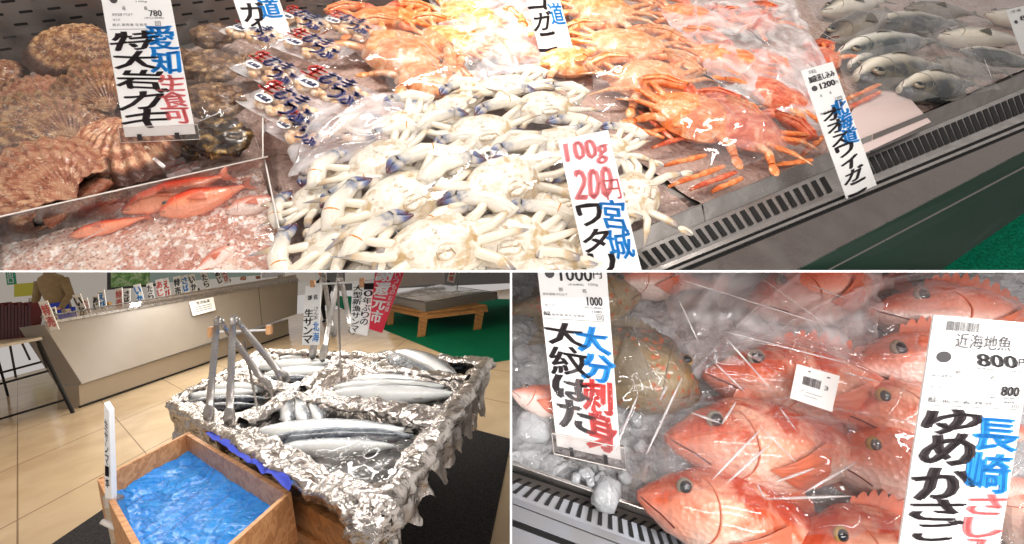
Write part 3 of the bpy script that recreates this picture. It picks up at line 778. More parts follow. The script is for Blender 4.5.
fish(T, (160, 214), (250, 184), .042, 'bream', rf, M['rockfin'], 1, 'orange red fish in the middle of the acrylic tray', 'red fish in frothy water', name='red_fish', wscale=1.05, seed=2)
fish(T, (70, 236), (150, 216), .036, 'mack', rf, M['rockfin'], 1, 'pale orange fish sunk at the left of the acrylic tray', 'red fish in frothy water', name='red_fish', seed=3)
fish(T, (236, 246), (190, 275), .034, 'bream', M['rock2'], M['rockfin'], -1, 'pinkish fish with brown head at the front of the acrylic tray', 'red fish in frothy water', name='red_fish', seed=4)
fish(T, (226, 212), (290, 196), .034, 'bream', M['rock2'], M['rockfin'], 1, 'pink fish pressed against the right wall of the acrylic tray', 'red fish in frothy water', name='red_fish', seed=5)
leafy_film(T, [(-20, 232), (262, 168), (285, 285), (-60, 400)], .055, 'plastic_film', 'clear film stretched over the frothy acrylic tray', M['film_clean'], .004, 12, .004, 11)
leafy_film(T, [(-60, 40), (125, 18), (190, 160), (-60, 215)], [.05, .06, .04, .05], 'plastic_film', 'clear film wrapped over the heap of scallops', M['film_clean'], .06, 14, .006, 12)
leafy_film(T, [(150, 18), (262, 28), (262, 150), (160, 160)], .04, 'plastic_film', 'clear film over the rock oysters', M['film_clean'], .055, 14, .006, 13)

# ---- small packets with printing
def packetmat():
    m = mat_mottle('packed_shellfish_meat', [(.3, 'c98e5c'), (.45, 'e8bc90'), (.58, 'f3dcc4'), (.75, 'faf0e6')], 55, .3, .5, .3); return m
M['meat'] = packetmat()
PK = [((300, 132), -32, .05, 'lower packet half under the milky bag end', .04), ((302, 22), -22, .06, 'packet at the back just below the perforated wall', .045), ((255, 34), -24, .055, 'palest packet leaning on the small white card', .05), ((272, 72), -26, .06, 'packet with pink mark second from the front left', .045),
      ((284, 106), -30, .065, 'packet nearest the acrylic tray with blue brush print', .05), ((330, 90), -24, .07, 'packet in front right of the heap with an oval blue stamp', .05),
      ((312, 48), -22, .065, 'cloudy packet in the middle of the heap', .05), ((348, 26), -20, .06, 'packet at the back right beside the orange crab', .04)]
for k, (p, an, ww, lab, h) in enumerate(PK):
    h += .03; P = T.at(*p, h); a = math.radians(an); q = T.at(p[0]+10*math.cos(a), p[1]-10*math.sin(a), h); U, W = basis(T.N, q-P)
    wx, wy = ww*1.45, ww*.85
    t = empty('shellfish_packet', P - T.N*.012, lab, 'packet', 'small clear packets of shellfish')
    def pf(sg, wx=wx, wy=wy, P=P, U=U, W=W, k=k):
        def f(u, v):
            x, y = (u-.5)*2, (v-.5)*2; e = (max(0, 1-x**4)*max(0, 1-y**4))**.5
            z = sg*.010*e + .0018*noise.noise(V((x*4, y*4, k)))*e
            return P + U*x*wx*(1+.03*math.sin(v*9)) + W*y*wy*(1+.03*math.sin(u*8)) + T.N*z
        return f
    g = G().grid(pf(1), 20, 14); emit(G().grid(pf(-1), 20, 14), 'bag_back', M['film3'], t, 'T')
    def nub(P=P, U=U, W=W, wx=wx, wy=wy):
        g = G(); rr = random.Random(k)
        for i in range(26):
            x, y = rr.uniform(-.75, .75), rr.uniform(-.7, .7)
            g.ellip(P + U*x*wx + W*y*wy - T.N*.001, (U*.014, W*.009, T.N*.008), 8, 6, fn=lambda d: 1+.25*noise.noise(d*2+V((i, 0, 0))))
        return g
    emit(nub(), 'shellfish_meat', M['meat'], t, 'T')
    emit(g, 'bag', M['film_clean'], t, 'T')
    class S_: pass
    def fn(u, v, P=P, U=U, W=W, wx=wx, wy=wy): return P + U*(u-.5)*2*wx + W*(.5-v)*2*wy + T.N*.0115
    g = G(); fit_text(g, fn, '生', (.05, .08, .3, .46), .06); emit(g, 'red_print', M['inkred2'], t, 'T')
    g = G(); fit_text(g, fn, 'むき', (.32, .08, .7, .5), .05, wob=.04); fit_text(g, fn, 'つぶ', (.58, .36, .96, .82), .05, wob=.04); emit(g, 'blue_print', M['inknavy'] if 'inknavy' in M else plain('ink_navy', '343c74', .6), t, 'T')
    g = G(); c0 = (.3, .66)
    g.poly([fn(c0[0]+.13*math.cos(i*PI/8), c0[1]+.13*math.sin(i*PI/8)) + T.N*.0004 for i in range(16)]); o = emit(g, 'oval_sticker', M['card'], t, 'T')
    g = G(); fit_text(g, lambda u, v: fn(u, v) + T.N*.0009, '広島産', (.2, .6, .4, .72), .03); 
    if o: emit(g, 'sticker_print', plain('ink_navy', '343c74', .6), o, 'T')
leafy_film(T, [(300, 0), (395, -5), (410, 60), (330, 70)], .075, 'plastic_film', 'cloudy film bag over the small shellfish packets', M['film_clean'], .03, 14, .006, 14)

# ---- orange crabs (snow crab style) in packs
OC = [((400, 55), -.5, 1.05, PAL_Y, 'yellow orange crab in the pack left of the middle', .04), ((425, 80), -.5, .8, PAL_Y, 'orange crab under the shiny folds beside the packets', .035),
      ((384, 22), .1, .9, PAL_O, 'orange crab at the back left below the perforated wall', .04), ((470, 22), -.4, 1.0, PAL_Y, 'yellow orange crab at the top edge left of the middle card', .045),
      ((452, 45), -.4, .9, PAL_Y, 'orange crab behind the pinkish white bag', .04), ((520, 48), .2, .85, PAL_O, 'reddish orange crab left of the middle price card', .04),
      ((600, 12), -.2, 1.0, PAL_Y, 'orange crab right of the middle price card at the back', .04), ((625, 48), -.1, 1.05, PAL_Y, 'wide yellow orange crab in the overlit pack behind the blue tips', .04),
      ((650, 82), .1, .95, PAL_Y, 'yellow orange crab in front of the overlit pack', .04), ((568, 62), .1, .8, PAL_Y, 'pale orange crab right under the middle price card', .035),
      ((694, 118), -.3, .95, PAL_O, 'orange crab with round back left of the reddest one', .045), ((742, 128), -.45, .85, PAL_R, 'reddest crab at the front, tightly wrapped', .05),
      ((728, 64), -.3, 1.0, PAL_O, 'pink orange crab under cloudy film behind the reddest one', .04), ((776, 98), -.5, .9, PAL_R, 'orange crab under pink film left of the small printed card', .04),
      ((690, 20), -.2, .9, PAL_O, 'orange crab under white film at the back', .035), ((757, 22), .3, .75, PAL_R, 'small red orange crab beside the fish at the back', .045),
      ((820, 60), .6, .7, PAL_R, 'crab with red legs between the packs and the silver fish', .03)]
for k, (p, an, s, pal, lab, h) in enumerate(OC):
    crab(T, p, h, an, s*1.62, lab, 'orange crabs in clear packs', 40+k, pal, 1, 'orange_crab', 4, 'crab', body=1.3, lim=.75, tiltx=R.uniform(-8, 8), backup=(k % 2 == 0 or k == 11))
# loose orange leg bundles sticking out at the front
LG = [((652, 148), (700, 132)), ((664, 166), (706, 155)), ((668, 187), (724, 166)), ((690, 190), (736, 172)), ((712, 192), (742, 178)), ((622, 122), (664, 138)), ((640, 112), (676, 142)),
      ((630, 136), (668, 128)), ((838, 104), (884, 82)), ((842, 112), (880, 92)), ((800, 158), (824, 136)), ((772, 166), (812, 160))]
for k, (a, b) in enumerate(LG):
    h = .024+.004*(k % 3); p, q = T.at(*a, h), T.at(*b, h+.004); d, s_ = basis(T.N, q-p); n_ = (q-p).length
    g = G().tube([p, p.lerp(q, .3)+s_*.002, p.lerp(q, .58), p.lerp(q, .62), p.lerp(q, .85), q], [.004, .0075, .0062, .0085, .007, .0055], 10, flat=.6)
    emit(g, 'crab_leg', M['orange'] if k % 3 else M['redor'], None, 'T', label=['cut orange crab leg pointing at the steel tray wall', 'orange crab leg sticking out of its pack'][k > 4] , cat='crab leg', group=['orange crab legs lying by the steel tray wall', 'orange crab legs sticking out of packs'][k > 4])
# ---- white swimming crabs, belly up.  px, width axis angle, size, height, label
WC = [((505, 88), .12, 1.0, .045, 'white crab at the very back of the heap, brightest of all'), ((455, 112), .55, .95, .045, 'white crab behind, touching the shiny orange pack'),
      ((398, 132), .55, .95, .05, 'white crab left at the back with claws over the packets'), ((482, 134), .2, 1.0, .06, 'white crab in the middle of the heap with blue tipped claws'),
      ((545, 108), .1, .95, .045, 'white crab at the back right, legs reaching the orange legs'), ((552, 146), .3, 1.0, .055, 'white crab with lumpy belly left of the pink number card'),
      ((382, 163), .6, 1.0, .06, 'white crab near the left wall with rubber banded claw'), ((404, 200), .5, 1.1, .075, 'big white crab with broad plain belly in the left half'),
      ((505, 184), .45, 1.1, .075, 'big white crab with a creased belly left of the long price card'), ((445, 168), .5, .9, .055, 'white crab wedged between the two big ones'),
      ((438, 246), .3, 1.1, .075, 'white crab at the front edge left with yellow stained claws'), ((345, 232), .75, 1.0, .06, 'white crab at the front left corner, blue claw against the wall'),
      ((505, 240), .1, 1.05, .06, 'white crab at the front edge with orange band and purple joint'), ((634, 196), 1.4, .95, .04, 'white crab right of the long price card beside the tray wall'),
      ((560, 205), .3, 1.0, .05, 'white crab mostly behind the long price card'), ((320, 196), .7, .8, .04, 'white crab whose legs lie along the acrylic divider'),
      ((600, 150), .1, .9, .045, 'white crab whose claws point to the orange legs'), ((545, 262), .2, .95, .04, 'half hidden crab with dark blue purple claws at the front'),
      ((385, 272), .5, 1.0, .045, 'white crab cut off at the bottom edge')]
for k, (p, an, s, h, lab) in enumerate(WC):
    crab(T, p, h, an, s*1.2, label=lab, group='white bellied swimming crabs heaped belly up', seed=k, body=1.16, lim=.9, tiltx=R.uniform(-12, 10), fold=R.uniform(-.25, .35))
leafy_film(T, [(300, 150), (560, 70), (640, 180), (350, 330)], .05, 'plastic_film', 'clear film drawn over the white crabs', M['film_clean'], .055, 10, .004, 21, 64)
leafy_film(T, [(290, 100), (418, 92), (388, 150), (292, 178)], .06, 'plastic_film', 'milky end of a bag between the packets and the white crabs', M['film3'], .03, 10, .007, 28)
leafy_film(T, [(350, 45), (430, 15), (505, 92), (395, 100)], .05, 'plastic_film', 'shiny clear film round the yellow orange crab pack', M['film'], .035, 12, .008, 22)
leafy_film(T, [(420, -12), (560, -25), (540, 70), (470, 82)], .05, 'plastic_film', 'pinkish white bag over the crabs in the back middle', M['film3'], .03, 10, .008, 23)
leafy_film(T, [(560, 0), (700, -20), (760, 100), (600, 110)], .05, 'plastic_film', 'milky bag folded over the overlit orange crabs', M['film_soft'], .04, 14, .010, 24)
leafy_film(T, [(655, 10), (790, -10), (840, 90), (740, 108)], .05, 'plastic_film', 'milky pink bag over the crabs left of the fish', M['film3'], .03, 12, .009, 25)
leafy_film(T, [(655, 100), (730, 80), (820, 150), (715, 172)], .05, 'plastic_film', 'tight glossy wrap round the reddest crab', M['film'], .04, 8, .004, 26)
leafy_film(T, [(740, 55), (815, 50), (850, 130), (800, 140)], .05, 'plastic_film', 'pink tinted bag behind the small printed card', M['film3'], .02, 8, .006, 27)
# ---- silver fish
FS = [((899, 90), (968, 84), .035, 'jack', 'bream', 1, 'plump silver fish nearest the tray wall with a big round eye', 1.1, -1),
      ((856, 78), (936, 68), .035, 'jack', 'bream', 1, 'silver fish behind the plump one, its head turned up', 1.0, -1),
      ((824, 42), (888, 16), .04, 'darkfish', 'mack', 1, 'dark backed fish pointing up right at the back', 1.0, 1),
      ((838, 54), (928, 42), .04, 'mackerel', 'mack', 1, 'greenish fish in the middle of the silver fish', 1.1, -1),
      ((850, 66), (880, 56), .03, 'mackerel', 'bream', 1, 'short silver fish with an open mouth beside the red crab legs', 1.0, -1),
      ((872, 24), (952, 24), .04, 'jack', 'mack', 1, 'pale fish under cloudy film at the back', 1.2, -1),
      ((938, 36), (1020, 42), .04, 'jack', 'mack', 1, 'golden silver fish at the right', 1.0, 1),
      ((960, 50), (1036, 66), .035, 'mackerel', 'mack', 1, 'long fish with a shining belly at the right edge', 1.1, -1),
      ((905, 8), (970, 14), .04, 'darkfish', 'mack', 1, 'brown fish near the top edge', 1.1, 1),
      ((930, 62), (1000, 72), .025, 'darkfish', 'mack', 1, 'dark flat fish under the long one at the right', 1.1, 1),
      ((985, 14), (1060, 26), .035, 'jack', 'mack', 1, 'pale fish behind the card at the right edge', 1.0, 1),
      ((822, 12), (880, 2), .035, 'jack', 'mack', 1, 'pale fish at the top edge beside the pink bag', 1.0, 1)]
for k, (a, b, h, mt, kd, d, lab, ws, dd) in enumerate(FS):
    fish(T, a, (b[0]+(b[0]-a[0])*.12, b[1]+(b[1]-a[1])*.12), h, kd, M[mt], M['fin_grey'], dd, lab, 'silver fish on ice', iris='s', eye=1.35, wscale=ws*.95, seed=k, hh=h)
leafy_film(T, [(800, -10), (920, -30), (1000, 90), (860, 108)], .04, 'plastic_film', 'clear film over the silver fish', M['film_soft'], .04, 14, .006, 31)
leafy_film(T, [(900, -30), (1090, -40), (1100, 40), (965, 92)], .04, 'plastic_film', 'cloudy film over the fish at the right edge', M['film_soft'], .04, 14, .006, 32)
# pinkish white sheet
P = [T.at(x, y, .022) for x, y in ((868, 88), (888, 84), (912, 100), (931, 122), (850, 160), (846, 120))]
g = G().hexa([p - T.N*.001 for p in P], [p + T.N*.004*noise.noise(p*30) for p in P]); emit(g, 'plastic_sheet', plain('pinkish_sheet', 'd6c0ba', .35), None, 'T', False, label='plain pinkish white sheet lying before the plump silver fish', cat='sheet')

M['pinkink'] = plain('pink_ink', 'f0898c', .6)
def highlights(fr, hs, lines, label, group, mat=None):  # thin white tubes added as highlight streaks along film creases
    for k, ln in enumerate(lines):
        a, b = ln[:2]; h = ln[2] if len(ln) > 2 else hs; P = [fr.at(lerp(a[0], b[0], t/8), lerp(a[1], b[1], t/8), h + .003*math.sin(t*1.3+k)) for t in range(9)]
        emit(G().tube(P, [.0002, .0007, .0010, .0011, .0011, .0010, .0009, .0006, .0002], 6, flat=.5), 'film_highlight', mat or M['fold'], None, fr.side, label=label, cat='film highlight', group=group)
M['fold'] = mat_film('painted_film_highlight', .45, refl=3.0, bs=.1)  # whitish film, the highlight is put into its colour
highlights(T, .085, [((197, 122), (240, 104)), ((413, 34), (466, 82)), ((484, 16), (458, 44)), ((425, 48), (447, 84)), ((378, 196), (402, 242)), ((655, 33), (690, 24)), ((660, 38), (692, 66)), ((692, 66), (772, 112)), ((716, 22), (752, 38)), ((745, 25), (778, 52)),
     ((668, 66), (684, 86)), ((720, 100), (738, 118)), ((340, 112), (378, 92)), ((290, 88), (352, 96)), ((984, 58), (992, 79), .06), ((905, 70), (912, 78), .06), ((800, 20), (842, 44), .06), ((560, 96), (612, 120), .07), ((420, 172), (446, 208)), ((470, 200), (490, 226)), ((350, 262), (404, 218)), ((60, 252), (110, 226), .06), ((250, 176), (262, 182), .07)],
     'white highlight streak modelled along a crease in the clear film over the crabs and shellfish', 'modelled highlight streaks on the upper film')
M['pinkink'] = plain('pink_ink', 'f0898c', .6)
# ---- price cards (top)
def small_header(price, extra=()): return [('h', price, (.62, .30, .9, .36)), ('h', 'kg', (.2, .2, .26, .22))]
def tag(fr, corners, name, label, h, lean, texts, side, clip=None, base=None, holder=True):
    sh = Sheet(fr, corners, h, lean, base); t = empty('price_card', sh.b0, label, 'price card')
    emit(sh.card(), 'card', M['card'], t, side, False)
    for nm, mat, items in texts: mtext(t, nm, sh, items, M[mat], side)
    if holder:
        TL, TR, BR, BL = sh.c; f = sh.fn(.0025); fb = sh.fn(-.004)
        q = [(-.06, .93), (1.06, .93), (1.06, 1.04), (-.06, 1.04)]
        o = emit(G().hexa([fb(*x) for x in q], [f(*x) for x in q]), 'clear_holder', M['acrylic'], t, side, False)
        if o: 
            emit(G().tube([f(*q[0]), f(*q[1]), f(*q[2]), f(*q[3]), f(*q[0])], .0005, 5), 'holder_edge', M['white_edge'], o, side)
            g = G()
            for u in (.22, .75):
                c = [(u-.03, .985), (u+.03, .985), (u+.03, 1.03), (u-.03, 1.03)]; g.hexa([f(*x) for x in c], [sh.fn(.004)(*x) for x in c])
            emit(g, 'holder_clip', M['dark'], o, side, False)
    return sh, t
tag(T, ((101, -2), (170, -2), (195.5, 134), (125, 137)), '', 'big price card for rock oysters standing before the perforated wall', .10, 38,
    [('printing', 'inkgrey', [('dot', (.18, .01, .06, .03)), ('h', '780', (.66, .09, .84, .135), .02), ('h', '(税込価格)', (.58, .14, .86, .155)), ('h', '100g', (.5, .02, .66, .035)), ('h', '福', (.28, .06, .33, .09)), ('h', '島', (.6, .06, .65, .09)),
        ('h', '保存温度 4℃以下', (.12, .11, .42, .13)), ('h', '加工日', (.12, .15, .22, .165)), ('h', '株式 販売者 生食用', (.1, .185, .6, .205)), ('h', '回', (.72, .17, .8, .205)), ('line', (.05, .225, .9, .228))]),
     ('black_brush_writing', 'inkb', [('v', '特大岩ガキ', (.05, .235, .68, .95), .032, -.15, .05, .02)]),
     ('blue_brush_writing', 'inkblue', [('v', '愛知', (.56, .2, .98, .55), .035, 0, .05, .0)]),
     ('red_brush_writing', 'inkred', [('v', '生食可', (.60, .56, .98, .92), .035, 0, .05, .0)])], 'T')
tag(T, ((232, -4), (278, -4), (291, 34), (247, 40)), '', 'small white card tilted beside the packets, cut by the top edge', .07, 38,
    [('black_brush_writing', 'inkb', [('h', 'ガ', (.1, .15, .6, .6), .04), ('h', 'イ', (.2, .5, .5, .85), .04)]), ('blue_brush_writing', 'inkblue', [('h', '道', (.5, .05, .95, .55), .04)])], 'T', holder=False)
tag(T, ((525, -4), (559, -4), (574, 52), (541, 56)), '', 'price card for crab in the back middle, overlit and cut by the top edge', .05, 38,
    [('brown_brush_writing', 'inkb', [('v', 'コガニ', (.05, -.1, .58, .95), .03, -.15, .04, .05)]), ('blue_brush_writing', 'inkblue', [('h', '道', (.58, .12, .98, .5), .03)])], 'T', holder=False)
tag(T, ((558, 140), (608, 130), (642, 272), (587, 272)), '', 'large price card with pink numbers in front of the white crabs', .04, 42,
    [('pink_numbers', 'pinkink', [('h', '100g', (.08, .04, .88, .22), .03, -.1, 0, .03), ('h', '200', (.14, .24, .84, .46), .035, -.1, 0, .03), ('h', '円', (.68, .34, .96, .48), .02)]),
     ('black_brush_writing', 'inkb', [('v', 'ワタリガ', (.06, .49, .52, 1.22), .04, -.15, .05, .05)]),
     ('blue_brush_writing', 'inkblue', [('v', '宮城', (.5, .48, .95, .90), .03, -.1, .05, .0)])], 'T', holder=False)
tag(T, ((801, 70.7), (832.7, 61.6), (876.8, 185), (846.5, 198.8)), '', 'narrow price card reading 1200 leaning out over the front grille', .004, 40,
    [('printing', 'inkgrey', [('h', '冷凍品', (.18, .015, .42, .045)), ('h', '加能蒸し込み', (.12, .06, .92, .11), .01), ('dot', (.2, .155, .09, .02)), ('h', '1200', (.38, .13, .84, .175), .03), ('h', '円', (.86, .145, .94, .17)),
        ('h', '福', (.28, .21, .34, .23)), ('h', '島', (.58, .21, .64, .23)), ('h', '1200', (.68, .265, .9, .285)), ('line', (.66, .29, .9, .298)), ('line', (.76, .31, .86, .335)), ('h', '株式 販売者', (.1, .34, .6, .36))]),
     ('black_brush_writing', 'inkb', [('v', 'オオズワイガニ', (.16, .33, .72, 1.0), .05, -.2, .05, .02)]),
     ('blue_brush_writing', 'inkblue', [('v', '北海道', (.5, .29, .96, .63), .05, -.1, .05, -.02)])], 'T', holder=False)
tag(T, ((1006, 10), (1040, 2), (1055, 46), (1022, 54)), '', 'small white price card cut by the right edge', .06, 38,
    [('printing', 'inkgrey', [('h', '冷凍', (.1, .04, .4, .1)), ('h', '800', (.3, .2, .8, .3), .02), ('dot', (.15, .3, .05, .04))])], 'T', holder=False)
# acrylic clip at the tray corner
cl = empty('acrylic_clip', T.at(172, 170, .06), 'clear acrylic clip with white knob on the rear wall of the acrylic tray', 'clip')
c = T.at(176, 168, .09); U, W = basis(T.N, T.at(200, 160, .09)-c)
emit(G().bevbox(c, (U*.02, W*.008, T.N*.012)), 'clamp', M['acrylic'], cl, 'T', False)
emit(G().tube([c + T.N*.01 - U*.015, c + T.N*.03 - U*.02], [.0035, .003], 10), 'knob', M['white'], cl, 'T')
emit(G().bevbox(c + U*.015 - T.N*.006, (U*.022, W*.004, T.N*.006)), 'card_slot', M['acrylic'], cl, 'T', False)
# ================================================================== RIGHT: red rockfish case
bcase = empty('fish_display_case', B.at(560, 520, -.05), 'steel fish case with slotted grille and bluish ledge under the red fish', 'display case')
def BL_(a, b, t, h): return B.at(*ext(a, b, t), h)
def bstrip(a0, a1, b0, b1, ha, hb, name, mat, thick=.006, t0=-.6, t1=4.0, lab=None):
    q = [BL_(a0, a1, t0, ha), BL_(a0, a1, t1, ha), BL_(b0, b1, t1, hb), BL_(b0, b1, t0, hb)]
    return emit(G().hexa([p - B.N*thick for p in q], q), name, mat, bcase, 'B', False)
dq = [B.at(x, y, -.004) for x, y in ((430, 100), (1500, 160), (1400, 800), (430, 432))]
emit(G().hexa([p - B.N*.01 for p in dq], dq), 'deck', M['steel_dark'], bcase, 'B', False)
a0, a1 = (512, 463.5), (743, 543)
ta, tb = BL_(a0, a1, -.5, .012), BL_(a0, a1, 2.5, .012)
back = (tb-ta).normalized().cross(B.N); back = back if back.dot(B.Yf) > 0 else -back
g = G().hexa([ta - B.N*.03, tb - B.N*.03, tb - B.N*.03 + back*.002, ta - B.N*.03 + back*.002], [ta, tb, tb + back*.002, ta + back*.002])
g.tube([ta, tb], .0010, 8); emit(g, 'tray_rim', M['steel'], bcase, 'B', False)
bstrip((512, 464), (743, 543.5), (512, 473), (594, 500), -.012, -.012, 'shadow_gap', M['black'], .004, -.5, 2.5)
# bent grille: sloping shoulder + flat front
bstrip((512, 472), (594, 499.5), (512, 481), (594, 509), -.008, -.002, 'grille_shoulder', M['steel_dark'])
bstrip((512, 481), (594, 509), (512, 497), (603.7, 530), -.002, -.004, 'grille_plate', M['steel_cool'])
g = G()
def bsl(t, w_):
    A = ext((512, 474), (594, 501.5), t); Bq = ext((512, 481.5), (594, 509.5), t-.05); C = ext((512, 492.5), (603.7, 526.5), t-.17)
    if w_ < .5: return B.at(lerp(A[0], Bq[0], w_*2), lerp(A[1], Bq[1], w_*2), .0006-.006*(1-w_*2)+.0012*w_)
    return B.at(lerp(Bq[0], C[0], w_*2-1), lerp(Bq[1], C[1], w_*2-1), -.0008)
t_ = -.3
while t_ < 2.6:
    ws = .042
    for w0, w1 in ((.12, .5), (.5, 1)):
        sh0 = .06*(.5-w0)*2 if w0 < .5 else 0
        q = [bsl(t_+sh0, w0), bsl(t_+ws+sh0, w0), bsl(t_+ws, w1), bsl(t_, w1)]
        g.hexa([p - B.N*.001 for p in q], q)
    t_ += .1175
emit(g, 'grille_slots', M['black'], bcase, 'B', False)
bstrip((512, 497), (603.7, 530), (512, 503), (610, 540), -.004, -.004, 'front_strip', M['steel_cool'])
bstrip((512, 503), (610, 540), (512, 504.2), (609, 541.2), -.006, -.006, 'strip_seam', M['darkgrey'])
bstrip((512, 504.2), (609, 541.2), (512, 519), (573, 542), -.004, -.004, 'front_strip', M['steel_cool'])
bstrip((512, 519), (573, 542), (512, 526), (560, 544), -.010, -.010, 'groove', M['black'])
bstrip((512, 526), (560, 544), (512, 640), (560, 658), -.003, -.003, 'front_ledge', M['steel_cool'])
M['ice_B'] = ice('crushed_ice_cool', 'd6d6d6', '8e8e90', 90, rough=.15)
rubble(B, [(440, 180), (1330, 180), (1330, 760), (440, 436)], .001, 'crushed_ice', M['ice_B'], .009, 260, 'wet crushed ice bed under the red fish', 'ice', sc=110)
# ice lumps
IC = [((534, 428), .020, 'big clear ice lump left of the white card', .02), ((606, 494), .017, 'clear ice lump hanging over the steel rim', .012), ((586, 474), .009, 'small ice lump below the card holder', .01),
      ((600, 478), .007, 'tiny ice chip below the card holder', .012), ((590, 482), .006, 'tiny ice chip on the rim', .012), ((648, 382), .013, 'grey ice lump right of the card under the film', .012), ((634, 392), .012, 'grey ice lump touching the white card', .012),
      ((666, 388), .011, 'ice lump between the card and the red fish', .012), ((652, 356), .012, 'ice lump under the spotted fish', .012), ((776, 472), .016, 'round ice lump between two red fish', .016), ((800, 478), .016, 'flat ice lump left of the big eyed fish', .014),
      ((764, 536), .014, 'ice lump at the front rim by the red fish', .014), ((812, 468), .013, 'ice lump behind the lowest fish', .014), ((528, 392), .012, 'ice lump behind the left edge fish', .012), ((625, 478), .008, 'ice chip by the nose of the front fish', .01),
      ((522, 352), .012, 'ice lump at the left edge', .01), ((700, 330), .013, 'ice lump under cloudy film at the back', .01), ((742, 322), .013, 'second ice lump under cloudy film at the back', .01), ((576, 478), .006, 'ice chip behind the rim', .012)]
IC += [((646, 366), .009, 'small ice chip above the grey lump right of the card', .012), ((548, 340), .011, 'ice lump hidden half behind the white card on its left', .012), ((690, 350), .010, 'ice lump under the folded bag behind the sticker fish', .012),
       ((660, 405), .010, 'ice lump by the nose of the middle fish', .012), ((636, 420), .009, 'ice lump between the card holder and the middle fish', .012), ((820, 300), .011, 'ice lump under the bag right of the top fish', .012), ((640, 446), .008, 'ice chip above the nose of the front fish', .012)]
for k, (p, r, lab, h) in enumerate(IC):
    P = B.at(*p, h); a = k*1.3; U, W = basis(B.N, B.Xf*math.cos(a)+B.Yf*math.sin(a))
    def fn(d, k=k):
        m_ = max(abs(d.x), abs(d.y), abs(d.z)); return (.62/m_*.45+.62)*(1+.15*noise.noise(d*2.5+V((k, 0, 0))))
    emit(G().ellip(P, (U*r, W*r*.8, B.N*r*.7), 24, 16, fn=fn), 'ice_lump', M['cube'], None, 'B', label=lab, cat='ice', group='clear ice lumps')
# fish: nose, tail, height, dorsal side(+1 = up in the picture), label
RF = [((638, 494), (876, 556), .030, 'rock', 'red rockfish lying nearest the steel rim at the front', 1.0, -.0, 1),
      ((666, 437), (908, 462), .040, 'rock', 'red rockfish in the middle with dark eye and gleaming cheek', 1.0, .0, 2),
      ((704, 374), (952, 410), .035, 'rock', 'red rockfish behind, carrying the barcode sticker', .9, .0, 3),
      ((824, 458), (1040, 490), .048, 'rock2', 'rockfish with a big yellow ringed eye left of the tall card', 1.05, .0, 4),
      ((832, 410), (1050, 436), .052, 'rock', 'rockfish with pale eye just above the yellow ringed one', .9, .0, 5),
      ((792, 548), (1010, 575), .045, 'rock', 'rockfish at the bottom edge with a golden eye', 1.15, .0, 6),
      ((846, 368), (1060, 372), .045, 'rock2', 'pale pink rockfish with small black eye and open red mouth', .85, .0, 7),
      ((870, 312), (1080, 330), .035, 'rock2', 'pink rockfish at the back behind the tall card', .8, .0, 8),
      ((748, 305), (900, 280), .025, 'rock2', 'pink rockfish at the top edge under folded film', 1.0, .0, 9),
      ((990, 470), (1100, 640), .03, 'rock', 'rockfish showing only in the bottom right corner', 1.0, .0, 10),
      ((610, 282), (720, 286), .02, 'rock2', 'pinkish fish at the top edge right of the white card', .9, .0, 11)]
for k, (a, b, h, mt, lab, ws, bd, sd) in enumerate(RF):
    fish(B, a, b, h, 'rock', M[mt], M['rockfin'], 1, lab, 'red rockfish under film', name='rockfish', wscale=ws*.78, bend=bd, seed=sd, iris='c9a64a' if k in (3, 5, 4) else 's', hh=h-.004, tilt=0.35, tscale=.9)
fish(B, (512, 392), (590, 420), .03, 'rock', M['rock2'], M['rockfin'], 1, 'brownish pink fish head at the left edge beside the white card', 'red rockfish under film', name='rockfish', wscale=.8, seed=21)
fish(B, (700, 396), (548, 330), .022, 'rock', M['grouper'], M['fin_tan'], -1, 'brown spotted grouper lying behind the white card', None, name='grouper', wscale=1.25, seed=31, cat='fish')
fish(B, (640, 296), (500, 310), .022, 'rock', M['grouper'], M['fin_tan'], -1, 'dark banded fish at the top left corner', None, name='grouper', wscale=.9, seed=32, cat='fish')
fish(B, (668, 296), (740, 300), .02, 'mack', M['darkfish'], M['fin_tan'], 1, 'small brown fish at the top under film', None, name='fish', wscale=1.0, seed=33)
# films
for k, (qd, h, mt, lab, dm, cr, am) in enumerate([
    ([(505, 262), (672, 262), (700, 470), (505, 440)], .03, 'film_soft', 'clear film over the spotted grouper', .045, 12, .006),
    ([(660, 262), (880, 262), (870, 372), (680, 378)], .03, 'film3', 'cloudy film bag at the back over the pink fish', .035, 12, .007),
    ([(690, 325), (862, 352), (880, 420), (690, 400)], .06, 'film', 'clear bag round the fish with the barcode sticker', .02, 10, .005),
    ([(640, 400), (850, 400), (850, 480), (650, 480)], .05, 'film_soft', 'crumpled clear film over the middle red fish', .035, 14, .008),
    ([(628, 450), (850, 462), (860, 560), (640, 500)], .04, 'film_clean', 'tight film over the front red fish', .03, 9, .004),
    ([(800, 340), (1040, 330), (1040, 560), (800, 540)], .065, 'film_soft', 'clear film over the fish beside the tall card', .03, 14, .006),
    ([(860, 262), (1080, 262), (1080, 360), (840, 350)], .05, 'film_soft', 'folded film over the fish behind the tall card', .03, 12, .008)]):
    leafy_film(B, qd, h, 'plastic_film', lab, M[mt], dm, cr+6, am*1.3, 51+k, 96)
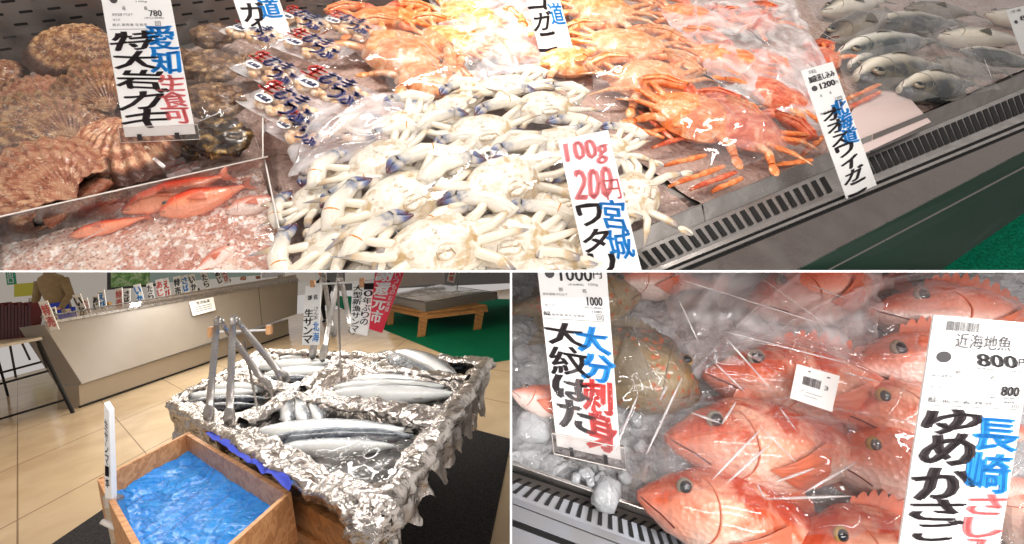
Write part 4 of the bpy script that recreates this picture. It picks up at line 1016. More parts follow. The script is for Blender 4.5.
# sticker with bars on the middle back bag
sp = B.at(815, 388, .085); sh = Sheet(B, ((797, 364), (840, 376), (832, 412), (790, 398)), .09, 80)
t = empty('barcode_sticker', sh.b0, 'small white barcode sticker on the film over the red fish', 'sticker')
emit(sh.card(.0004), 'paper', M['card'], t, 'B', False); mtext(t, 'bars', sh, [('bar', (.2, .28, .62, .52), 16), ('h', '3', (.7, .38, .8, .5)), ('line', (.3, .7, .7, .71)), ('line', (.3, .8, .6, .81)), ('dot', (.3, .12, .03, .02)), ('dot', (.75, .14, .04, .02))], M['inkgrey'], 'B')
tag(B, ((536.5, 262), (606, 262), (621, 460), (557, 446)), '', 'white price card with 1000 yen and black brush writing in a clear holder', .028, 50,
    [('printing', 'inkgrey', [('dot', (.17, .06, .07, .026)), ('h', '1000', (.32, .03, .78, .10), .012), ('h', '円', (.80, .04, .92, .085), .02), ('h', '(本体価格)', (.42, .113, .65, .125)), ('h', '100g', (.72, .11, .86, .125)), ('h', '部', (.28, .135, .34, .155)), ('h', '名', (.62, .14, .68, .16)),
        ('h', '保存温度 4℃以下', (.04, .165, .4, .178)), ('h', '1000', (.68, .18, .9, .225), .02), ('h', '(税込価格)', (.62, .23, .9, .242)), ('h', '加工日', (.05, .225, .2, .238)), ('h', '1080', (.74, .248, .88, .262)), ('h', '販売者 株式 生食用', (.14, .275, .62, .288)), ('h', '商品', (.02, .265, .12, .288), .02),
        ('h', '回', (.8, .268, .9, .298)), ('line', (.03, .303, .92, .305))]),
     ('black_brush_writing', 'inkb', [('h', '大', (.04, .32, .58, .445), .04, 0, 0, .05), ('h', '紋', (.04, .455, .62, .605), .025, 0, 0, .05), ('h', 'は', (.08, .61, .60, .73), .06, 0, 0, .05), ('h', 'た', (.1, .74, .62, .89), .06, 0, 0, .05)]),
     ('blue_brush_writing', 'inkblue', [('h', '大', (.48, .33, .94, .47), .06, 0, 0, .05), ('h', '分', (.52, .47, .98, .61), .06, 0, 0, .05)]),
     ('red_brush_writing', 'inkred2', [('h', '刺', (.5, .61, .92, .78), .05, 0, 0, .03), ('h', '身', (.5, .77, .94, .97), .06, 0, 0, .03)])], 'B')
tag(B, ((934, 315), (1037, 323.5), (999, 548), (899, 548)), '', 'large price card with 800 yen leaning at the right edge', .112, 58,
    [('printing', 'inkgrey', [('bar', (.13, .02, .46, .06), 30), ('h', '近海地魚', (.24, .068, .78, .132), 0), ('dot', (.15, .175, .07, .024)), ('h', '800', (.48, .15, .86, .205), .02, .1), ('h', '円', (.88, .16, .97, .195), .01), ('h', '(本体価格)', (.48, .21, .66, .22)), ('h', '100g', (.8, .213, .92, .223)),
        ('h', '部', (.28, .228, .34, .245)), ('h', '名', (.62, .24, .68, .257)), ('h', '保存温度 4℃以下', (.06, .25, .38, .262)), ('h', '800', (.76, .285, .93, .328), .02), ('h', '(税込価格)', (.64, .332, .92, .343)), ('h', '加工日', (.06, .30, .18, .312)), ('h', '864', (.8, .348, .9, .36)), ('h', '商品', (.06, .345, .14, .372), .01), ('h', '販売者 株式', (.2, .358, .7, .372)),
        ('line', (.04, .383, .96, .385)), ('h', '回', (.88, .365, .95, .38))]),
     ('black_brush_writing', 'inkb', [('h', 'ゆ', (.06, .395, .60, .50), .05, 0, 0, .05), ('h', 'め', (.1, .505, .60, .645), .05, 0, 0, .05), ('h', 'か', (.06, .65, .64, .785), .05, 0, 0, .05), ('h', 'さ', (.06, .79, .56, .88), .05, 0, 0, .03), ('h', 'ご', (.14, .88, .58, .965), .05, 0, 0, .03)]),
     ('blue_brush_writing', 'inkblue', [('h', '長', (.56, .43, .98, .57), .05, 0, 0, .03), ('h', '崎', (.56, .58, .97, .75), .05, 0, 0, .03)]),
     ('red_brush_writing', 'inkred', [('v', 'さしみ', (.62, .76, .98, 1.05), .05, 0, .03, .04)])], 'B', holder=False)
highlights(B, .085, [((682, 378), (646, 455)), ((638, 395), (614, 452)), ((679, 300), (700, 346)), ((682, 280), (828, 326)), ((764, 280), (828, 326)), ((726, 332), (850, 364)), ((724, 336), (772, 390)), ((716, 350), (714, 362)), ((714, 362), (745, 392)), ((762, 428), (712, 480)), ((770, 444), (726, 484)),
     ((762, 428), (796, 462)), ((765, 499), (852, 496)), ((757, 484), (765, 499)), ((815, 468), (776, 482)), ((857, 462), (802, 494)), ((690, 412), (722, 424)), ((722, 424), (736, 402)), ((780, 408), (796, 430)), ((868, 306), (908, 318)), ((842, 372), (880, 382)), ((1004, 484), (1024, 466)), ((660, 400), (668, 384)), ((808, 284), (850, 300))],
     'white highlight streak modelled along a crease in the clear film over the red fish', 'modelled highlight streaks on the lower right film')
# ================================================================== LEFT: shop floor with foil trays of saury
A_ = L.at
q0, q1, q2 = A_(17.5, 465), A_(118.7, 421.5), A_(17.5, 520)
ea, eb = q1-q0, q2-q0
def tilemat():
    m, t, o = nt('polished_beige_tile'); uv, u, v = uvs(t)
    def edge(x): return mathn(t, 'MINIMUM', mathn(t, 'FRACT', x), mathn(t, 'SUBTRACT', 1, mathn(t, 'FRACT', x)))
    e = mathn(t, 'MINIMUM', edge(u), edge(v)); gr = mathn(t, 'LESS_THAN', e, .006)
    n = noise_(t, 2.5, 5, .5); c = ramp(t, n, [(.3, 'cab292'), (.7, 'dcc6a4')])
    c = mixc(t, mathn(t, 'MULTIPLY', gr, .75), c, '6a4c30'); pbr(t, o, c, .13, 0, bump(t, mathn(t, 'SUBTRACT', 1, gr), .2, .003), spec=.5); return m
M['tile'] = tilemat()
def affine(p):
    d = p-q0; a = ea.dot(ea); b = ea.dot(eb); c = eb.dot(eb); x = d.dot(ea); y = d.dot(eb); D_ = a*c-b*b
    return ((c*x-b*y)/D_, (a*y-b*x)/D_)
o_ = A_(300, 500); fc = [o_ - L.Xf*9 - L.Yf*3, o_ + L.Xf*6 - L.Yf*3, o_ + L.Xf*6 + L.Yf*12, o_ - L.Xf*9 + L.Yf*12]
def ff(u, v): return lerp(lerp(fc[0], fc[1], u), lerp(fc[3], fc[2], u), v)
g = G()
nn = 12
for i in range(nn):
    for j in range(nn):
        ps = [ff(i/nn, j/nn), ff((i+1)/nn, j/nn), ff((i+1)/nn, (j+1)/nn), ff(i/nn, (j+1)/nn)]
        g.poly(ps, 0, [affine(p) for p in ps])
emit(g, 'floor', M['tile'], None, 'L', False, kind='structure')
def box_px(bot, top, hb, ht, name, mat, par=None, **k):
    b = [A_(x, y, hb) for x, y in bot]; t = [A_(x, y, ht) for x, y in top]
    return emit(G().hexa(b, t), name, mat, par, 'L', False, **k)
def rise(base_px, top_px, hb=0):
    b = A_(*base_px, hb); return b, L.up(b, *top_px)
# green carpet
gq = [A_(x, y, .006) for x, y in ((335, 305), (385, 330), (449, 356), (488, 363), (560, 352), (560, 300), (335, 296))]
emit(G().hexa([p - L.N*.005 for p in gq], gq), 'carpet', M['carpetL'], None, 'L', False, label='green carpet under the wooden fish table at the back right', cat='carpet')
# black mat
mq = [A_(x, y, .012) for x, y in ((20, 560), (105, 508), (420, 372), (478, 430), (512, 438), (489, 552))]
mq = [A_(x, y, .012) for x, y in ((10, 572), (103, 509), (330, 400), (474, 429), (511, 439), (470, 640))]
g = G().hexa([p - L.N*.012 for p in mq], mq); emit(g, 'floor_mat', M['mat'], None, 'L', False, label='charcoal floor mat under the foil trays', cat='mat')
rq = [A_(x, y, .018) for x, y in ((505, 437), (511, 439), (481, 600), (475, 600))]
# ---- far walls
def farwall(pts, name, mat, hb=0, top=160, **k):
    (x0, y0), (x1, y1) = pts; b0, b1 = A_(x0, y0), A_(x1, y1); t0, t1 = L.up(b0, x0-3, top), L.up(b1, x1-3, top); bk = L.Yf*.08
    return emit(G().hexa([b0, b1, b1+bk, b0+bk], [t0, t1, t1+bk, t0+bk]), name, mat, None, 'L', False, **k)
farwall(((-240, 372), (330, 291)), 'wall_back', M['wallL'], kind='structure')
farwall(((325, 291.5), (560, 281)), 'wall_right', M['darkgrey'], kind='structure')
def panel_on(px, py, w_, h_, base, name, mat, label, cat, th=.02, parent=None, writing=None, kind=None, skew=0):
    """upright box whose face fills px..px+w, py..py+h, standing at the depth of floor pixel base"""
    b = A_(*base); P = [L.up(b, px+skew*0, py), L.up(b, px+w_, py - w_*.08), L.up(b, px+w_+skew, py+h_-w_*.08), L.up(b, px+skew, py+h_)]
    return emit(G().hexa([p + L.Yf*th for p in P], P), name, mat, parent, 'L', False, label=label, cat=cat, kind=kind), P
sgn, P = panel_on(4, 262, 9, 23, (60, 340), 'exit_sign', plain('green_sign', '1f7a50', .5), 'green hanging sign with white characters at the far upper left', 'sign', .03, skew=3)
def pf_(P, off=-.006): return lambda u, v: lerp(lerp(P[0], P[1], u), lerp(P[3], P[2], u), v) + L.Yf*off
g = G(); vtext(g, pf_(P), '出口', (.2, .42, .8, .95), .02); emit(g, 'sign_writing', M['card'], sgn, 'L', False)
panel_on(14, 284, 24, 13, (60, 340), 'yellow_board', plain('olive_yellow', 'a8a02c', .6), 'olive yellow board behind the person in tan', 'board', .03)
fr_, P = panel_on(107, 262, 50, 28, (120, 330), 'picture_frame', M['dark'], 'dark framed picture with green plants on the back wall', 'picture', .03)
g = G(); f = pf_(P); g.poly([f(.08, .1), f(.95, .1), f(.95, .92), f(.08, .92)]); emit(g, 'picture_sheet', mat_mottle('plant_picture', [(.3, '33452a'), (.5, '5f8a3c'), (.65, 'a8b48c'), (.8, 'd8d4c4')], 3.5, .5, .0), fr_, 'L', False)
cb, P = panel_on(150, 258, 110, 26, (150, 328), 'wall_shelf_unit', plain('muted_teal', '8fa39a', .5), 'pale grey green wall unit behind the price cards', 'shelf unit', .05)
panel_on(262, 262, 56, 16, (240, 318), 'steel_cabinet', M['steel'], 'pale steel cabinet behind the end of the long counter', 'cabinet', .2)
# ---- person in tan (bending, seen from behind), cut by the photo edge
def person(base, sc_, lean, name, label, shirt, lower, armout=.0, bodyh=1.0):
    t = empty(name, base, label, 'person')
    X_, Z_, Y_ = L.Xf, L.N, L.Yf
    def p(x, y, z): return base + (X_*x + Y_*y + Z_*z)*sc_
    g = G(); tab = [(.86, .17, .12), (.95, .16, .115), (1.05, .155, .11), (1.15, .175, .115), (1.28, .20, .12), (1.38, .205, .115), (1.44, .17, .10), (1.48, .08, .07), (1.54, .055, .06)]
    def f(u, v):
        k = v*(len(tab)-1); i = min(int(k), len(tab)-2); z, a, b = [lerp(tab[i][j], tab[i+1][j], k-i) for j in range(3)]
        an = 2*PI*u; wr = 1+.035*noise.noise(V((math.cos(an)*2, math.sin(an)*2, z*9)))
        return p(a*math.cos(an)*wr + lean*(z-.86), b*math.sin(an)*wr, z)
    g.grid(f, 28, 36, cu=True)
    for sd in (-1, 1):
        a0 = p(sd*.19+lean*.52, 0, 1.38); a1 = p(sd*(.27+armout)+lean*.3, -.04, 1.12); a2 = p(sd*(.24+armout)+lean*.2, -.2, .93)
        g.tube([a0, a0.lerp(a1, .5), a1, a1.lerp(a2, .5), a2], [.065*sc_, .056*sc_, .05*sc_, .044*sc_, .036*sc_], 12)
    emit(g, 'shirt', M[shirt], t, 'L')
    g = G()
    for sd in (-1, 1):
        g.tube([p(sd*.09, 0, .92), p(sd*.1, 0, .7), p(sd*.1, -.01, .48), p(sd*.1, .01, .1)], [.11*sc_, .095*sc_, .07*sc_, .05*sc_], 14)
        g.ellip(p(sd*.1, -.06, .05), (X_*.05*sc_, Y_*.13*sc_, Z_*.045*sc_), 12, 8)
    emit(g, 'trousers', M[lower], t, 'L')
    g = G(); 
    def ap(u, v):
        an = -PI*.95+PI*.9*u; return p(.178*math.cos(an)*(1+.1*v), .125*math.sin(an)*(1+.1*v)-.004, 1.02-.42*v)
    g.grid(ap, 20, 10); emit(g, 'apron', M['apron'] if lower != 'blackcloth' else M['blackcloth'], t, 'L')
    emit(G().ellip(p(lean*.8, -.01, 1.68), (X_*.078*sc_, Y_*.095*sc_, Z_*.115*sc_), 20, 14), 'head', M['skin'], t, 'L')
    emit(G().ellip(p(lean*.8, .01, 1.71), (X_*.084*sc_, Y_*.095*sc_, Z_*.105*sc_), 20, 14), 'hair', M['blackcloth'], t, 'L')
    for sd in (-1, 1):
        hp = p(sd*(.24+armout)+lean*.2, -.2, .93); g = G().ellip(hp - Y_*.05*sc_, (X_*.035*sc_, Y_*.05*sc_, Z_*.02*sc_), 10, 8)
        for q in range(4): g.tube([hp - Y_*.08*sc_ + X_*(q-1.5)*.018*sc_, hp - Y_*.12*sc_ + X_*(q-1.5)*.019*sc_, hp - Y_*(.15-.01*abs(q-1.5))*sc_ + X_*(q-1.5)*.018*sc_ - Z_*.02*sc_], [.009*sc_, .008*sc_, .006*sc_], 7)
        g.tube([hp - Y_*.04*sc_ - X_*sd*.03*sc_, hp - Y_*.08*sc_ - X_*sd*.05*sc_], [.011*sc_, .008*sc_], 7)
        emit(g, 'hand', M['skin'], t, 'L')
    return t
pb = A_(80, 350); up1 = L.up(pb, 60, 308)
hz = L.h(up1); person(up1 - L.N*.93*1.75, 1.75, -.1, 'person', 'person in a tan shirt with a bright blue apron bending behind the counter', 'tan', 'apron')
pb2 = L.up(A_(329, 312), 329, 312); person(A_(328, 322), .8, 0, 'person', 'person in black clothes standing behind the hanging tongs', 'blackcloth', 'blackcloth')
# ---- long steel counter
base0, base1 = A_(80, 408), A_(289, 335)
t0 = L.up(base0, 44, 325); t1 = L.up(base1, 298, 281)
s0 = L.up(base0, 79, 385); s0b = L.up(base0, 76, 386); s1 = L.up(base1, 289, 319)
ct = empty('long_counter', (base0+base1)/2, 'long beige steel counter with glass edge running across the back left', 'counter')
bk = (base1-base0).normalized().cross(L.N); bk = bk if bk.dot(L.Yf) > 0 else -bk; Dp = bk*.4
f0, f1 = t0, t1; m0, m1 = L.up(base0, 82, 384), L.up(base1, 297, 314)
emit(G().grid(lambda u, v: lerp(lerp(m0, m1, u), lerp(f0, f1, u), v), 40, 12).grid(lambda u, v: lerp(f0, f1, u)+Dp*v, 4, 2).grid(lambda u, v: lerp(m0, f0, u)+Dp*v, 4, 2), 'front_panel', M['beige'], ct, 'L', False)
k0, k1 = L.up(base0, 80, 385), L.up(base1, 289, 319)
emit(G().hexa([base0, base1, base1+Dp*.9, base0+Dp*.9], [k0+bk*.02, k1+bk*.02, k1+Dp*.9, k0+Dp*.9]), 'kick_panel', M['beige2'], ct, 'L', False)
emit(G().hexa([base0-bk*.01, base1-bk*.01, base1+bk*.02, base0+bk*.02], [q + L.N*.03 for q in (base0-bk*.01, base1-bk*.01, base1+bk*.02, base0+bk*.02)]), 'plinth', M['black'], ct, 'L', False)
e0, e1 = f0-bk*.02, f1-bk*.02; rl0, rl1 = L.up(base0, 41, 317), L.up(base1, 296, 275)
emit(G().hexa([e0, e1, e1+bk*.06, e0+bk*.06], [q + L.N*.04 for q in (e0, e1, e1+bk*.06, e0+bk*.06)]), 'steel_edge', M['steel'], ct, 'L', False)
u0, u1 = e0+L.N*.04, e1+L.N*.04
emit(G().hexa([u0, u1, u1+bk*.01, u0+bk*.01], [rl0, rl1, rl1+bk*.01, rl0+bk*.01]), 'glass_guard', M['acrylic'], ct, 'L', False)
emit(G().tube([rl0, rl1], .012, 8), 'guard_rail', M['steel'], ct, 'L')
sx0, sx1 = L.up(base1, 236.6, 285.5), L.up(base1, 242, 327)
pa = f0.lerp(f1, .755) - bk*.003; pb_ = m0.lerp(m1, .745) - bk*.003
emit(G().tube([pa, pb_], .006, 5), 'panel_seam', M['darkgrey'], ct, 'L')
# notice on the counter front
nn_ = (f1-f0).cross(m0-f0).normalized(); pc = f0 - bk*.006
C = [onplane(pc, nn_, *q) for q in ((189, 302), (213, 297), (215.5, 310), (193, 316))]
nb = emit(G().hexa(C, [p - bk*.006 for p in C]), 'notice', M['card'], None, 'L', False, label='white notice with a dark heading on the counter front', cat='notice')
fnn = lambda u, v: lerp(lerp(C[0], C[1], u), lerp(C[3], C[2], u), v) - bk*.010
g = G(); fit_text(g, fnn, '生さんま', (.25, .08, .8, .3), .04); [g.poly([fnn(.15, y), fnn(.85, y), fnn(.85, y+.04), fnn(.15, y+.04)]) for y in (.45, .6, .75)]; emit(g, 'notice_writing', M['inkgrey'], nb, 'L', False)
# cards and goods along the counter
GC = [(38, 306, 9, 24, 12, 'p'), (50, 312, 5, 12, 3, 'w'), (72, 299, 8, 20, 9, 'w'), (82, 303, 5, 14, 4, 'p'), (92, 300, 6, 13, 2, 'w'), (97, 295, 7, 17, 3, 'b'), (115, 293, 7, 17, 1, 'p'), (124, 294, 6, 12, 0, 'w'), (133, 289, 7, 17, 5, 'b'), (146, 288, 6, 15, 3, 'w'),
      (155, 284, 7, 16, 3, 'p'), (162, 283, 6, 18, 4, 'r'), (173, 281, 7, 17, 2, 'w'), (181, 280, 6, 15, 3, 'b'), (188, 279, 6, 15, 4, 'w'), (200, 277, 6, 14, 5, 'w'), (213, 273, 5, 14, 6, 'w'), (220, 272, 5, 13, 5, 'p')]
names = {'p': ('pink', 'pink'), 'w': ('plain white', 'inkgrey'), 'b': ('white and blue', 'inkblue'), 'r': ('red patterned', 'inkred2')}
M['pink'] = M['inkred']
rel = ['leftmost card beside the person in tan', 'short card beside the leftmost one', 'card just right of the blue apron', 'small card second from the apron', 'small card third from the apron', 'card in front of the white wall', 'card left of the dark picture frame', 'small card under the picture frame', 'card at the right side of the picture frame', 'card following the picture frame',
       'card left of the red patterned one', 'card, the only one of its kind', 'card right of the red patterned one', 'card second right of the red patterned one', 'card above the notice', 'card right above the notice corner', 'card left of the last one', 'last card at the right']
for k, (x, y, w_, h_, sk, c) in enumerate(GC):
    y -= 4; h_ *= 1.2
    fx = (x-41)/(296-41); b = rl0.lerp(rl1, max(.0, fx)) + bk*(.09+.02*(k % 3)); 
    b = b - L.N*.12
    P = [L.up(b, x, y), L.up(b, x+w_, y-1.5), L.up(b, x+w_+sk, y+h_-1.5), L.up(b, x+sk, y+h_)]
    o = emit(G().hexa([p + L.Yf*.01 for p in P], P), 'counter_card', M['card'], None, 'L', False, label='%s counter %s' % (names[c][0], rel[k]), cat='price card', group='small cards standing on the long counter')
    if o:
        g = G(); f = pf_(P, -.004)
        vtext(g, f, ['特売', 'さば', 'いか', 'たら', 'あじ', 'えび'][k % 6], (.1, .1, .9, .9), .06); emit(g, 'card_writing', M[names[c][1]], o, 'L', False)
IT = [((66, 309), .07, 'ea'), ((108, 302), .06, 'a8'), ((128, 300), .05, '6a'), ((141, 297), .06, 'b8'), ((170, 292), .06, 'd0'), ((197, 288), .06, '50'), ((228, 279), .07, 'c0'), ((243, 277), .08, 'e0'), ((258, 276), .07, 'c8'), ((280, 275), .07, 'd8')]
itc = ['c8b8a8', 'b8863c', '6a4a34', 'a83c34', 'e8d8cc', '4a5a4a', 'd8a078', 'e8a890', 'd09070', 'e0d8d0']
for k, (p, r, _) in enumerate(IT):
    r *= .8
    fx = (p[0]-41)/(296-41); b = rl0.lerp(rl1, fx) + bk*.25 - L.N*.1; P = L.up(b, *p)
    def fn(d, k=k): 
        m_ = max(abs(d.x), abs(d.y), abs(d.z)); return (.5/m_+.3)*(1+.2*noise.noise(d*2+V((k, 0, 0))))
    emit(G().ellip(P - L.N*.03, (L.Xf*r, L.Yf*r*.8, L.N*r*.75), 18, 12, fn=fn), 'wrapped_pack', plain('pack_%s' % ['pearl', 'ochre', 'brown', 'brick', 'cream', 'moss', 'peach', 'salmon', 'clay', 'grey'][k], itc[k], .3, var=.4, scale=25), None, 'L',
         label=['pearly', 'ochre', 'brown', 'brick red', 'cream', 'moss green', 'peach', 'salmon pink', 'clay coloured', 'pale grey'][k] + ' wrapped pack of food lying on the long counter', cat='food pack', group='wrapped packs on the long counter')
# mirrored end of the counter
E0, E1 = L.up(base0, 30, 322), base0
eq = [base0, L.up(A_(60, 404), 60, 404), L.up(A_(60, 404), 26, 326), f0]
# ---- left folding table
tb = empty('folding_table', A_(30, 410), 'grey topped folding table with black legs at the left edge', 'table')
htop = L.h(L.up(A_(73, 413), 41, 338))
tq = [A_(x, y, htop) for x, y in ((-60, 356), (42, 337), (32, 322), (-60, 334))]
emit(G().hexa([p - L.N*.035 for p in tq], tq), 'tabletop', plain('table_top', 'b5aa9a', .5), tb, 'L', False)
def bar(a, b, r=.014, par=None, name='leg', hb=0, base=None, mat=None):
    p = A_(*a) if base is None else L.up(base, *a); q = L.up(p if base is None else base, *b)
    return emit(G().tube([p, q], r, 8), name, mat or M['black'], par, 'L')
lb = A_(73, 413)
bar((73, 413), (38, 341), .022, tb)
lb2 = A_(8, 396); bar((8, 396), (-6, 345), .016, tb); bar((60, 372), (36, 343), .014, tb)
for (a, b) in (((0, 373), (41, 362)), ((0, 384), (48, 371)), ((-10, 422), (64, 400))):
    emit(G().tube([L.up(lb, *a), L.up(lb, *b)], .014, 8), 'cross_bar', M['black'], tb, 'L')
for a, b in (((10, 345), (16, 378)), ((22, 343), (30, 360)), ((38, 345), (47, 368))): emit(G().tube([L.up(lb, *a), L.up(lb, *b)], .012, 6), 'folding_strut', M['dark'], tb, 'L')
# maroon folders on the table
for k in range(10):
    x = -3+3.4*k; b = A_(x+2, 340+(-.35*k), htop)
    P = [L.up(b, x+.6, 304+(k % 3)), L.up(b, x+3.2, 303+(k % 3)), L.up(b, x+3.6, 341-.45*k), L.up(b, x+.6, 341-.45*k)]
    emit(G().hexa([p + L.Yf*.14 for p in P], P), 'maroon_folder', M['maroon'], None, 'L', False, label='upright dark maroon folder in the row on the folding table', cat='folder', group='row of maroon folders on the folding table')
for k, (x, y) in enumerate(((26, 300), (30, 296))):
    b = A_(28, 335, htop); emit(G().tube([L.up(b, x-4, 335), L.up(b, x, y-4+6)], .012, 6), 'paper_roll', M['card'], None, 'L', label=['thin white stick', 'taller thin white stick'][k] + ' standing at the end of the maroon folders', cat='stick')
# ---- wooden fish table at the back right
wt = empty('wooden_table', A_(425, 337), 'low wooden table carrying a grey tray of ice and fish', 'table')
fl = A_(421, 337); ht = L.h(L.up(fl, 421, 316))
def wleg(bx, by, tx, ty, wpx):
    b = A_(bx, by); t = L.up(b, tx, ty); s_ = L.Xf*(wpx/2/F*((b-CAM).dot(L.Yf))); d = L.Yf*.08
    return emit(G().hexa([b-s_*.9, b+s_*.9, b+s_*.9+d, b-s_*.9+d], [t-s_, t+s_, t+s_+d, t-s_+d]), 'leg', M['wood3'], wt, 'L', False)
wleg(421, 337, 424, 313, 9); wleg(477, 330, 481, 305, 9); wleg(390, 325, 391, 308, 7); wleg(440, 318, 442, 300, 6)
cs = [L.up(A_(421, 337), 427, 312), L.up(A_(477, 330), 487, 305), L.up(A_(440, 318), 440, 296), L.up(A_(390, 325), 388, 305)]
emit(G().hexa([p - L.N*.06 for p in cs], cs), 'table_frame', M['wood3'], wt, 'L', False)
for i, j in ((0, 1), (3, 0)):
    a, b = cs[i]-L.N*.03, cs[j]-L.N*.03; emit(G().hexa([a-L.N*.1, b-L.N*.1, b-L.N*.1+L.Yf*.03, a-L.N*.1+L.Yf*.03], [a, b, b+L.Yf*.03, a+L.Yf*.03]), 'apron_board', M['wood3'], wt, 'L', False)
hT = L.h(cs[0]); tq = [A_(x, y, hT+.0) for x, y in ((425.5, 312), (498, 299), (440, 288), (382, 301))]
tr = empty('ice_tray', tq[0], 'grey box tray heaped with ice and fish on the wooden table', 'tray')
t2 = [L.up(tq[0], 425.5, 303.5), L.up(tq[1], 497, 292), L.up(tq[2], 440, 284), L.up(tq[3], 383, 296)]
emit(G().hexa(tq, t2), 'box', plain('grey_box', '6f6a66', .4), tr, 'L', False)
def ic(u, v):
    u2, v2 = .06+.88*u, .06+.88*v; p = lerp(lerp(t2[0], t2[1], u2), lerp(t2[3], t2[2], u2), v2); return p + L.N*(.01+.08*(math.sin(PI*u)*math.sin(PI*v))**.5*(.7+.5*noise.noise(p*6)))
emit(G().grid(ic, 40, 30), 'ice_heap', mat_mottle('ice_and_fish', [(.3, 'b8b4b6'), (.5, 'e0dede'), (.7, 'f8f6f6')], 9, .2, .8, .5), tr, 'L')
pp = L.up(A_(440, 318), 457, 289); emit(G().tube([pp, L.up(A_(440, 318), 460, 268)], .012, 6), 'card_pole', M['steel'], tr, 'L')
b = A_(440, 318); P = [L.up(b, 450, 266), L.up(b, 458, 264), L.up(b, 454, 283), L.up(b, 447, 281)]
o = emit(G().hexa([p + L.Yf*.01 for p in P], P), 'price_card', M['card'], None, 'L', False, label='tiny price card on a pole above the wooden table', cat='price card'); g = G(); vtext(g, pf_(P, -.005), '鮮魚', (.15, .3, .85, .95), .03)
if o: emit(g, 'card_writing', M['inkred2'], o, 'L', False)
for k, (x, y, w_, h_) in enumerate(((345, 273, 28, 9), (385, 262, 58, 26), (285, 262, 30, 22))):
    panel_on(x, y, w_, h_, (x, 315), ['white_crate', 'grey_cabinet', 'white_sack'][k], [M['card'], M['steel_dark'], plain('white_sack', 'e2dfda', .7)][k], ['pinkish white crate behind the red banner', 'plain grey cabinet beyond the green carpet', 'white sack standing behind the counter end'][k], ['crate', 'cabinet', 'sack'][k], .25)
# ---- foil covered trays
RH = .80
QA, QB, QC, QD = (172, 404), (262, 352), (488, 363), (374, 524)
def q2(u, v): return (lerp(lerp(QA[0], QB[0], v), lerp(QD[0], QC[0], v), u), lerp(lerp(QA[1], QB[1], v), lerp(QD[1], QC[1], v), u))
KS = [[(247, 430), (290, 406), (428, 432), (373, 500)], [(181, 403), (226, 383), (292, 395), (240, 421)], [(238, 378), (284, 357), (338, 360), (300, 388)],
      [(312, 393), (345, 374), (462, 388), (442, 414)], [(348, 358), (372, 354), (480, 366), (464, 380)]]
def indist(poly, x, y):
    d = 1e9; s_ = 0
    for k in range(len(poly)):
        (x1, y1), (x2, y2) = poly[k], poly[(k+1) % len(poly)]
        cr = ((x2-x1)*(y-y1)-(y2-y1)*(x-x1))/math.hypot(x2-x1, y2-y1); d = min(d, cr if True else 0)
    return d
def cw(poly):
    a = sum(poly[k][0]*poly[(k+1) % len(poly)][1]-poly[(k+1) % len(poly)][0]*poly[k][1] for k in range(len(poly))); return poly if a > 0 else poly[::-1]
KS = [cw(k) for k in KS]
PQ = [A_(*q, RH) for q in (QA, QB, QC, QD)]
def crump(p, a=1.0):
    return a*(.020*noise.noise(p*11) + .010*abs(noise.noise(p*28+V((5, 0, 0)))) + .003*noise.noise(p*70))
stand = empty('foil_tray_stand', A_(330, 560) , 'low display of crumpled aluminium foil with five hollows for fish, on a wooden crate', 'foil display')
def top(u, v):
    x, y = q2(u, v); p = A_(x, y, RH); dep = 0; sc_ = max(3, (y-330)*.055)
    for k in KS:
        d = indist(k, x, y)
        if d > 0: dep = max(dep, min(1, d/sc_))
    e = min(u, 1-u, v, 1-v)
    ridge = .03*(1-dep)*(1 if dep > 0 or True else 0)
    return p + L.N*(ridge + crump(p)*1.3 - .095*dep) + L.Xf*crump(p+V((3, 3, 3)), .8) + L.Yf*crump(p+V((7, 1, 3)), .8)
emit(G().grid(top, 170, 170), 'foil_sheet', M['foil'], stand, 'L')
# skirt
low = {0: (176, 447), 1: (262, 380), 2: (482, 412), 3: (388, 556)}
def skirt(i, j, n):
    a, b = PQ[i], PQ[j]; la, lb_ = L.up(a, *low[i]), L.up(b, *low[j])
    def f(u, v):
        p = lerp(a, b, u); q = lerp(la, lb_, u); rag = 1+.35*noise.noise(p*7)+.25*noise.noise(p*19)
        w_ = lerp(p + L.N*.03, q, v*rag if v > 0 else 0)
        out = (lerp(a, b, .5) - (PQ[0]+PQ[2])*.5); out = (out - L.N*out.dot(L.N)).normalized()
        fold = .03*math.sin(u*n*1.7+3*noise.noise(p*5))*v
        return w_ + out*(fold + .02*math.sin(PI*min(1, v*2))) + L.Xf*crump(w_) + L.N*crump(w_+V((2, 2, 9)), .8) + L.Yf*crump(w_+V((9, 2, 2)), .8)
    return f
g = G().grid(skirt(0, 3, 26), 120, 18); g.grid(skirt(3, 2, 34), 150, 26); g.grid(skirt(0, 1, 20), 80, 14); g.grid(skirt(1, 2, 20), 80, 10)
emit(g, 'foil_skirt', M['foil'], stand, 'L')
